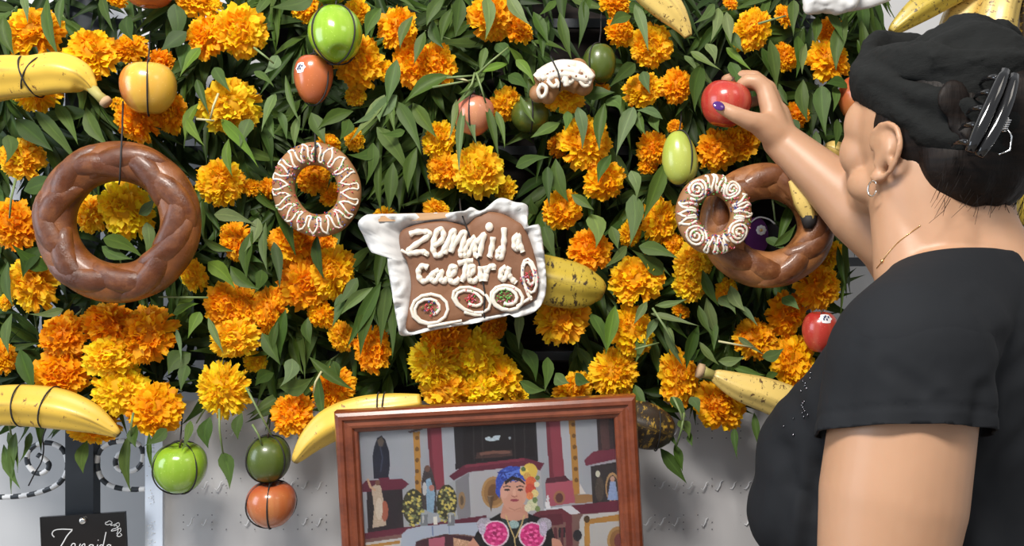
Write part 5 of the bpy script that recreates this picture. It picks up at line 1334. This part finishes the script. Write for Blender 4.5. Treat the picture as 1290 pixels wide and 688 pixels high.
# shirt: torso and shoulders with a round neckline, open sleeves
sh = MB(); loft(sh, [(z, f_, hd_+0.012, hw+0.012, lo) for z, f_, hd_, hw, lo in TORSO[:-1]] + [(1.325,-0.012,0.070,0.082,0)])
for s_ in (1,-1): sh.ball(AX+F*0.105+Lf*0.08*s_+U*1.04, 0.092, 0, 20, 14)
caps(sh, nb+Lf*0.05, SHL+U*0.010, 0.066, 0.074); caps(sh, nb-Lf*0.05, SHR+U*0.010, 0.066, 0.068)
caps(sh, SHL+U*0.000, SHL+U*-0.02, 0.070, 0.066); caps(sh, SHR, SHR.lerp(ELR,0.3), 0.070, 0.066)
caps(sh, SHL+F*0.02+U*-0.01-Lf*0.02, AX+F*0.11+Lf*0.08+U*1.08, 0.06, 0.085)
def folds(co):
    v = 0.009*noise.noise(Vector((co.x*9, co.y*9, co.z*16)))
    d = (co-SHL); v += 0.004*math.sin((d.z*60+d.x*90)+4*noise.noise(co*14))*max(0, 1-((co-(SHL+Vector((-0.02,0.03,-0.10)))).length/0.16))
    v += 0.005*math.sin(co.x*70+co.z*25+3*noise.noise(co*8))*max(0, 1-abs(co.z-1.0)/0.18)
    if co.y < -0.15:
        px, py = 645+FPX*co.x/(co.y-CAM_Y), 344-FPX*(co.z-CAM_Z)/(co.y-CAM_Y)
        for (xa, ya, xb, yb, dp, wd) in CREASE:
            L2 = (xb-xa)**2+(yb-ya)**2; t_ = min(1, max(0, ((px-xa)*(xb-xa)+(py-ya)*(yb-ya))/L2))
            dd = math.hypot(px-xa-t_*(xb-xa), py-ya-t_*(yb-ya))/wd
            v += 0.6*dp*(-math.exp(-dd*dd)+0.6*math.exp(-(dd-1.8)**2))*(0.4+0.6*math.sin(PI*(0.15+0.7*t_)))
    return v
CREASE = [(1226,560,1188,505,.006,9),(1188,505,1120,465,.005,10),(1230,545,1240,490,.006,9),(1240,490,1292,450,.005,10),(1232,380,1258,430,.003,10),(1258,430,1262,520,.003,10),
          (1035,600,1000,505,.005,10),(1025,640,985,565,.005,10),(1032,560,1020,690,.006,9),(1000,600,985,690,.005,11),(1060,520,1085,440,.004,10),(1240,600,1290,540,.004,10)]
shirt = remesh(sh, 'shirt', m_shirt, 0.005, 6, pe, cut=[(P(1180,338,-0.30), Vector((-0.10,0.25,1)).normalized())], disp=folds)
sv = MB(); d_ = (ELL-SHL).normalized()
caps(sv, SHL, SHL+d_*0.14, 0.0775, 0.0815); caps(sv, nb+Lf*0.085-U*0.022, SHL+U*0.002, 0.034, 0.074)
hem_c = SHL+d_*0.073; hem_n = (d_-F*0.22+Lf*0.10).normalized()
def sleeve_folds(co):
    h = (co-hem_c).dot(hem_n)
    return 0.55*folds(co) - 0.0016*math.exp(-((h+0.016)/0.0022)**2) + 0.0025*math.sin(9*math.atan2((co-SHL).dot(F), (co-SHL).dot(Lf)))*max(0, 1+h/0.06)*(1 if h > -0.06 else 0)
sl_ = remesh(sv, 'sleeve', m_shirt, 0.004, 6, shirt, cut=[(hem_c, hem_n)], disp=sleeve_folds)
md = sl_.modifiers.new('cloth', 'SOLIDIFY'); md.thickness = 0.0025
bd = MB(); r2 = random.Random(2)
dg = bpy.context.evaluated_depsgraph_get(); dg.update()
for (x, y) in [(1014+r2.gauss(0,3), 477+k*3.2) for k in range(6)] + [(1016+r2.gauss(0,5), 506+k*2.4) for k in range(10)] + [(988,537),(1000,548),(1022,470)]:
    o0 = Vector((0,CAM_Y,CAM_Z)); dd = (P(x,y,0)-o0).normalized()
    ok, loc, nr, _ = shirt.ray_cast(o0-wloc(shirt), dd)
    if ok: bd.ball(loc+wloc(shirt)+nr*0.0005, 0.0013, 0, 8, 6)
if bd.v:
    b2 = bd.build('rhinestones', mat('dark_rhinestone', (0.16,0.16,0.18), 0.15, metal=1.0), shirt); b2['kind'] = 'stuff'
tr_ = MB(); loft(tr_, [(0.70,-0.012,0.150,0.200,0),(0.80,-0.01,0.160,0.205,0),(0.88,0.012,0.160,0.194,0)])
for s_ in (1,-1): chain(tr_, [(AX+Lf*0.09*s_+U*0.76,0.112),(AX+Lf*0.085*s_+F*0.01+U*0.45,0.082),(AX+Lf*0.08*s_+U*0.09,0.070)])
remesh(tr_, 'trousers', m_trouser, 0.012, 3, pe)
for s_ in (1,-1):
    q = MB(); b0 = AX+Lf*0.08*s_+U*0.036
    q.tube([b0-F*0.07+U*0.0, b0-F*0.02+U*0.004, b0+F*0.06, b0+F*0.13-U*0.006, b0+F*0.16-U*0.012], [0.030,0.036,0.036,0.030,0.018], 16); q.build('shoe', m_trouser, pe)
# eyes and mouth
for s_ in (1,-1):
    ey = MB(); ey.ball(H(0.026*s_,0.073,0.002), 0.0105, 0, 14, 10); ey.ball(H(0.026*s_,0.0800,0.002), (0.0050,0.0045,0.0050), 1, 12, 8); ey.build('eye', [m_eye, m_iris], pe)
MB().ball(H(0,0.0945,-0.0565), (0.017,0.0065,0.007), 0, 14, 8, hx).build('lips', m_lip, pe)
# thumb nail
tn = (P(908,135,-0.130)-P(926,144,-0.133)).normalized(); c0 = P(905.5,133.5,-0.1385); nn = Vector((0.1,-1,0.25)); nn = (nn-tn*nn.dot(tn)).normalized(); sd = tn.cross(nn)
MB().ball(c0, (0.0085,0.0066,0.0022), 0, 14, 10, (tn, sd, nn)).build('thumb_nail', m_nail, pe)

# hair, claw clip, wrap
ha = MB()
ha.ball(H(0,-0.022,0.010), (0.077,0.084,0.088), 0, 24, 16, hx)
ha.ball(H(-0.012,-0.070,-0.030), (0.076,0.052,0.060), 0, 20, 14, hx)
ha.ball(H(-0.040,-0.085,0.015), (0.070,0.058,0.070), 0, 20, 14, hx)
ha.ball(H(0.050,-0.036,0.004), (0.024,0.032,0.030), 0, 14, 10, hx)
hair = remesh(ha, 'hair', m_hair, 0.005, 4, pe, disp=lambda co: 0.003*noise.noise(Vector((co.x*60, co.y*60, co.z*14))), cut=[(H(0,0.052,0), Fh)])
hs = MB(); r2 = random.Random(12)
for k in range(90):      # loose strands at the nape and behind the ear
    l = r2.uniform(-0.085,0.070); b0 = H(l, -0.060-0.045*math.sqrt(max(0,1-(l/0.095)**2)), -0.055+r2.uniform(-0.02,0.03)-0.10*max(0,l)*-0.5)
    d = (Uh*-1 + Lh*r2.uniform(-.5,.9) + Fh*r2.uniform(-.25,.5)).normalized(); ln = r2.uniform(0.012,0.045)
    hs.tube([b0, b0+d*ln*0.5-Fh*0.002, b0+d*ln+Lh*r2.uniform(-.006,.006)], [0.00035,0.0003,0.00015], 4)
o_ = hs.build('loose_strands', m_hair, hair); o_['kind'] = 'stuff'

wr = MB()
def band(nrm_tilt, roll_, lift, a_, b_r, thick, width, ph=0.0):
    """one turn of cloth round the head; tilt lowers it at the back"""
    pts = []
    for i in range(49):
        t_ = 2*PI*i/48; l, f_ = a_*math.sin(t_), b_r*math.cos(t_)
        pts.append(H(l, f_-0.012, lift + nrm_tilt*f_ + roll_*l + 0.004*math.sin(3*t_+ph)))
    wr.tube(pts, width, 14, cap=False, flat=thick/width, up=Fh)
wr.ball(H(-0.022,-0.024,0.050), (0.076,0.094,0.082), 0, 28, 18, hx)
band(0.40, 0.05, 0.032, 0.064, 0.090, 0.014, 0.028)
band(0.66, -0.34, 0.044, 0.062, 0.088, 0.016, 0.024, 1)
band(0.16, 0.34, 0.060, 0.056, 0.080, 0.016, 0.024, 2)
band(0.50, -0.10, 0.026, 0.072, 0.092, 0.012, 0.020, 3)
for pts, r_ in (([(0.02,0.00,0.098),(-0.02,-0.03,0.118),(-0.060,-0.05,0.112)],[0.016,0.022,0.015]),([(0.04,-0.03,0.092),(-0.01,-0.06,0.104),(-0.07,-0.07,0.092)],[0.014,0.020,0.017]),([(-0.04,-0.02,0.114),(-0.07,-0.03,0.126),(-0.10,-0.035,0.108)],[0.011,0.016,0.012]),([(0.06,-0.05,0.075),(0.01,-0.095,0.076),(-0.06,-0.10,0.078)],[0.014,0.018,0.015]),([(0.072,-0.035,0.040),(0.040,-0.085,0.018),(-0.02,-0.115,-0.02)],[0.012,0.015,0.012])):
    wr.tube([H(*q) for q in cat(pts, 6)], [float(q[0]) for q in cat([(x,) for x in r_], 6)], 14)
def cloth_folds(co):
    q = co-HC; l, f_, u = q.dot(Lh), q.dot(Fh), q.dot(Uh); an = math.atan2(l+0.02, -f_)
    ph = u*75 - an*1.9 + 1.6*noise.noise(co*13)
    ph2 = u*60 + an*2.6 + 1.6*noise.noise(co*11+Vector((4,0,0)))
    k = 1 if u < 0.09 else 0.5
    return k*(0.0075*(0.5+0.5*math.sin(ph))**3 + 0.0045*(0.5+0.5*math.sin(ph2))**4) - 0.003
wrap = remesh(wr, 'head_wrap', m_wrap, 0.004, 3, pe, disp=lambda co: cloth_folds(co)+0.0030*abs(noise.noise(Vector((co.x*22, co.y*22, co.z*48))))-0.002+0.0024*abs(noise.noise(Vector((co.x*60+3, co.y*60, co.z*130))))+0.0010*noise.noise(co*170))
dgx = bpy.context.evaluated_depsgraph_get(); dgx.update()
o0 = Vector((0,CAM_Y,CAM_Z)); hp = MB()
for (x, y, rx, ry) in ((1203,124,22,26),(1214,150,20,26),(1226,172,16,18)):
    ok, loc, nr, _ = wrap.ray_cast(o0-wloc(wrap), (P(x,y,0)-o0).normalized())
    if ok: hp.ball(loc+wloc(wrap)+Vector((0,0.003,0)), (M(rx,-0.36),0.006,M(ry,-0.36)), 0, 14, 10)
if hp.v:
    o_ = remesh(hp, 'bare_hair', m_hair, 0.003, 12, hair); o_['label'] = 'dark hair showing through the gap in the wrap'
# claw clip
ct, cb = P(1272,92,-0.40), P(1227,194,-0.41)
cl = bpy.data.objects.new('hair_clip', None); C.objects.link(cl); cl.parent = pe; cl.location = (ct+cb)/2-wloc(pe); cl['label'] = 'glossy black claw clip'
du = (ct-cb).normalized(); sdx = du.cross(Vector((0,-1,0))).normalized()
for s_ in (1,-1):
    j = MB(); pts = [cb.lerp(ct, i/10)+sdx*s_*(0.0052+0.002*math.sin(PI*i/10))+Vector((0,-0.006*math.sin(PI*i/10),0)) for i in range(11)]
    j.tube(pts, [0.0045,0.006,0.0068,0.007,0.007,0.007,0.007,0.007,0.0066,0.006,0.0048], 10)
    for i in (1,3,5,7,9):
        p = pts[i]; j.tube([p, p+sdx*s_*0.006+Vector((0,0.008,0)), p+sdx*s_*0.008+Vector((0,0.02,0)), p+sdx*s_*0.004+Vector((0,0.036,0))], [0.0034,0.0032,0.0028,0.0014], 8)
    j.build('jaw', m_clip, cl)
sp = MB(); mid = cb.lerp(ct,0.42)+sdx*0.014*(1 if sdx.x > 0 else -1)
sp.tube([mid+du*(0.014*(i/40)-0.007)+Vector((math.cos(i*0.9)*0.004, math.sin(i*0.9)*0.004-0.006, 0)) for i in range(41)], 0.0008, 6)
sp.tube([mid+Vector((0,-0.006,0)), mid+Vector((0.006,-0.008,-0.012)), mid+Vector((0.004,-0.008,-0.026)), mid+Vector((-0.006,-0.006,-0.030))], 0.0009, 6)
sp.build('spring', m_chrome, cl)
# earring and necklace
e0 = H(0.079,-0.022,-0.033)+Fh*0.001+Uh*-0.030+Lh*0.008
MB().tube([e0 + (Fh*0.85-Lh*0.0)*0.0075*math.sin(a)*1.0 + Uh*(-0.004+0.0085*math.cos(a)) + Lh*0.002 for a in [2*PI*i/26*0.86-0.9 for i in range(27)]], 0.0011, 8).build('earring', m_silver, pe)
bo = [c for c in pe.children if c.name == 'body'][0]
nk = MB(); o0 = Vector((0,CAM_Y,CAM_Z)); pts = []
for q in cat([(1105,338),(1112,329),(1120,318),(1132,305),(1146,294),(1160,284)], 5):
    dd = (P(q[0],q[1],0)-o0).normalized(); ok, loc, nr, _ = bo.ray_cast(o0-wloc(bo), dd)
    if ok: pts.append(loc+wloc(bo)+nr*0.0006)
if len(pts) > 3:
    nk.tube(pts, 0.0005, 6); nk.ball(pts[min(5,len(pts)-1)], 0.0022, 0, 10, 8)
    nk.build('necklace', m_gold, pe)

for k_, v_ in LABELS.items():
    if v_ > 1: print('DUPLICATE LABEL', v_, k_)
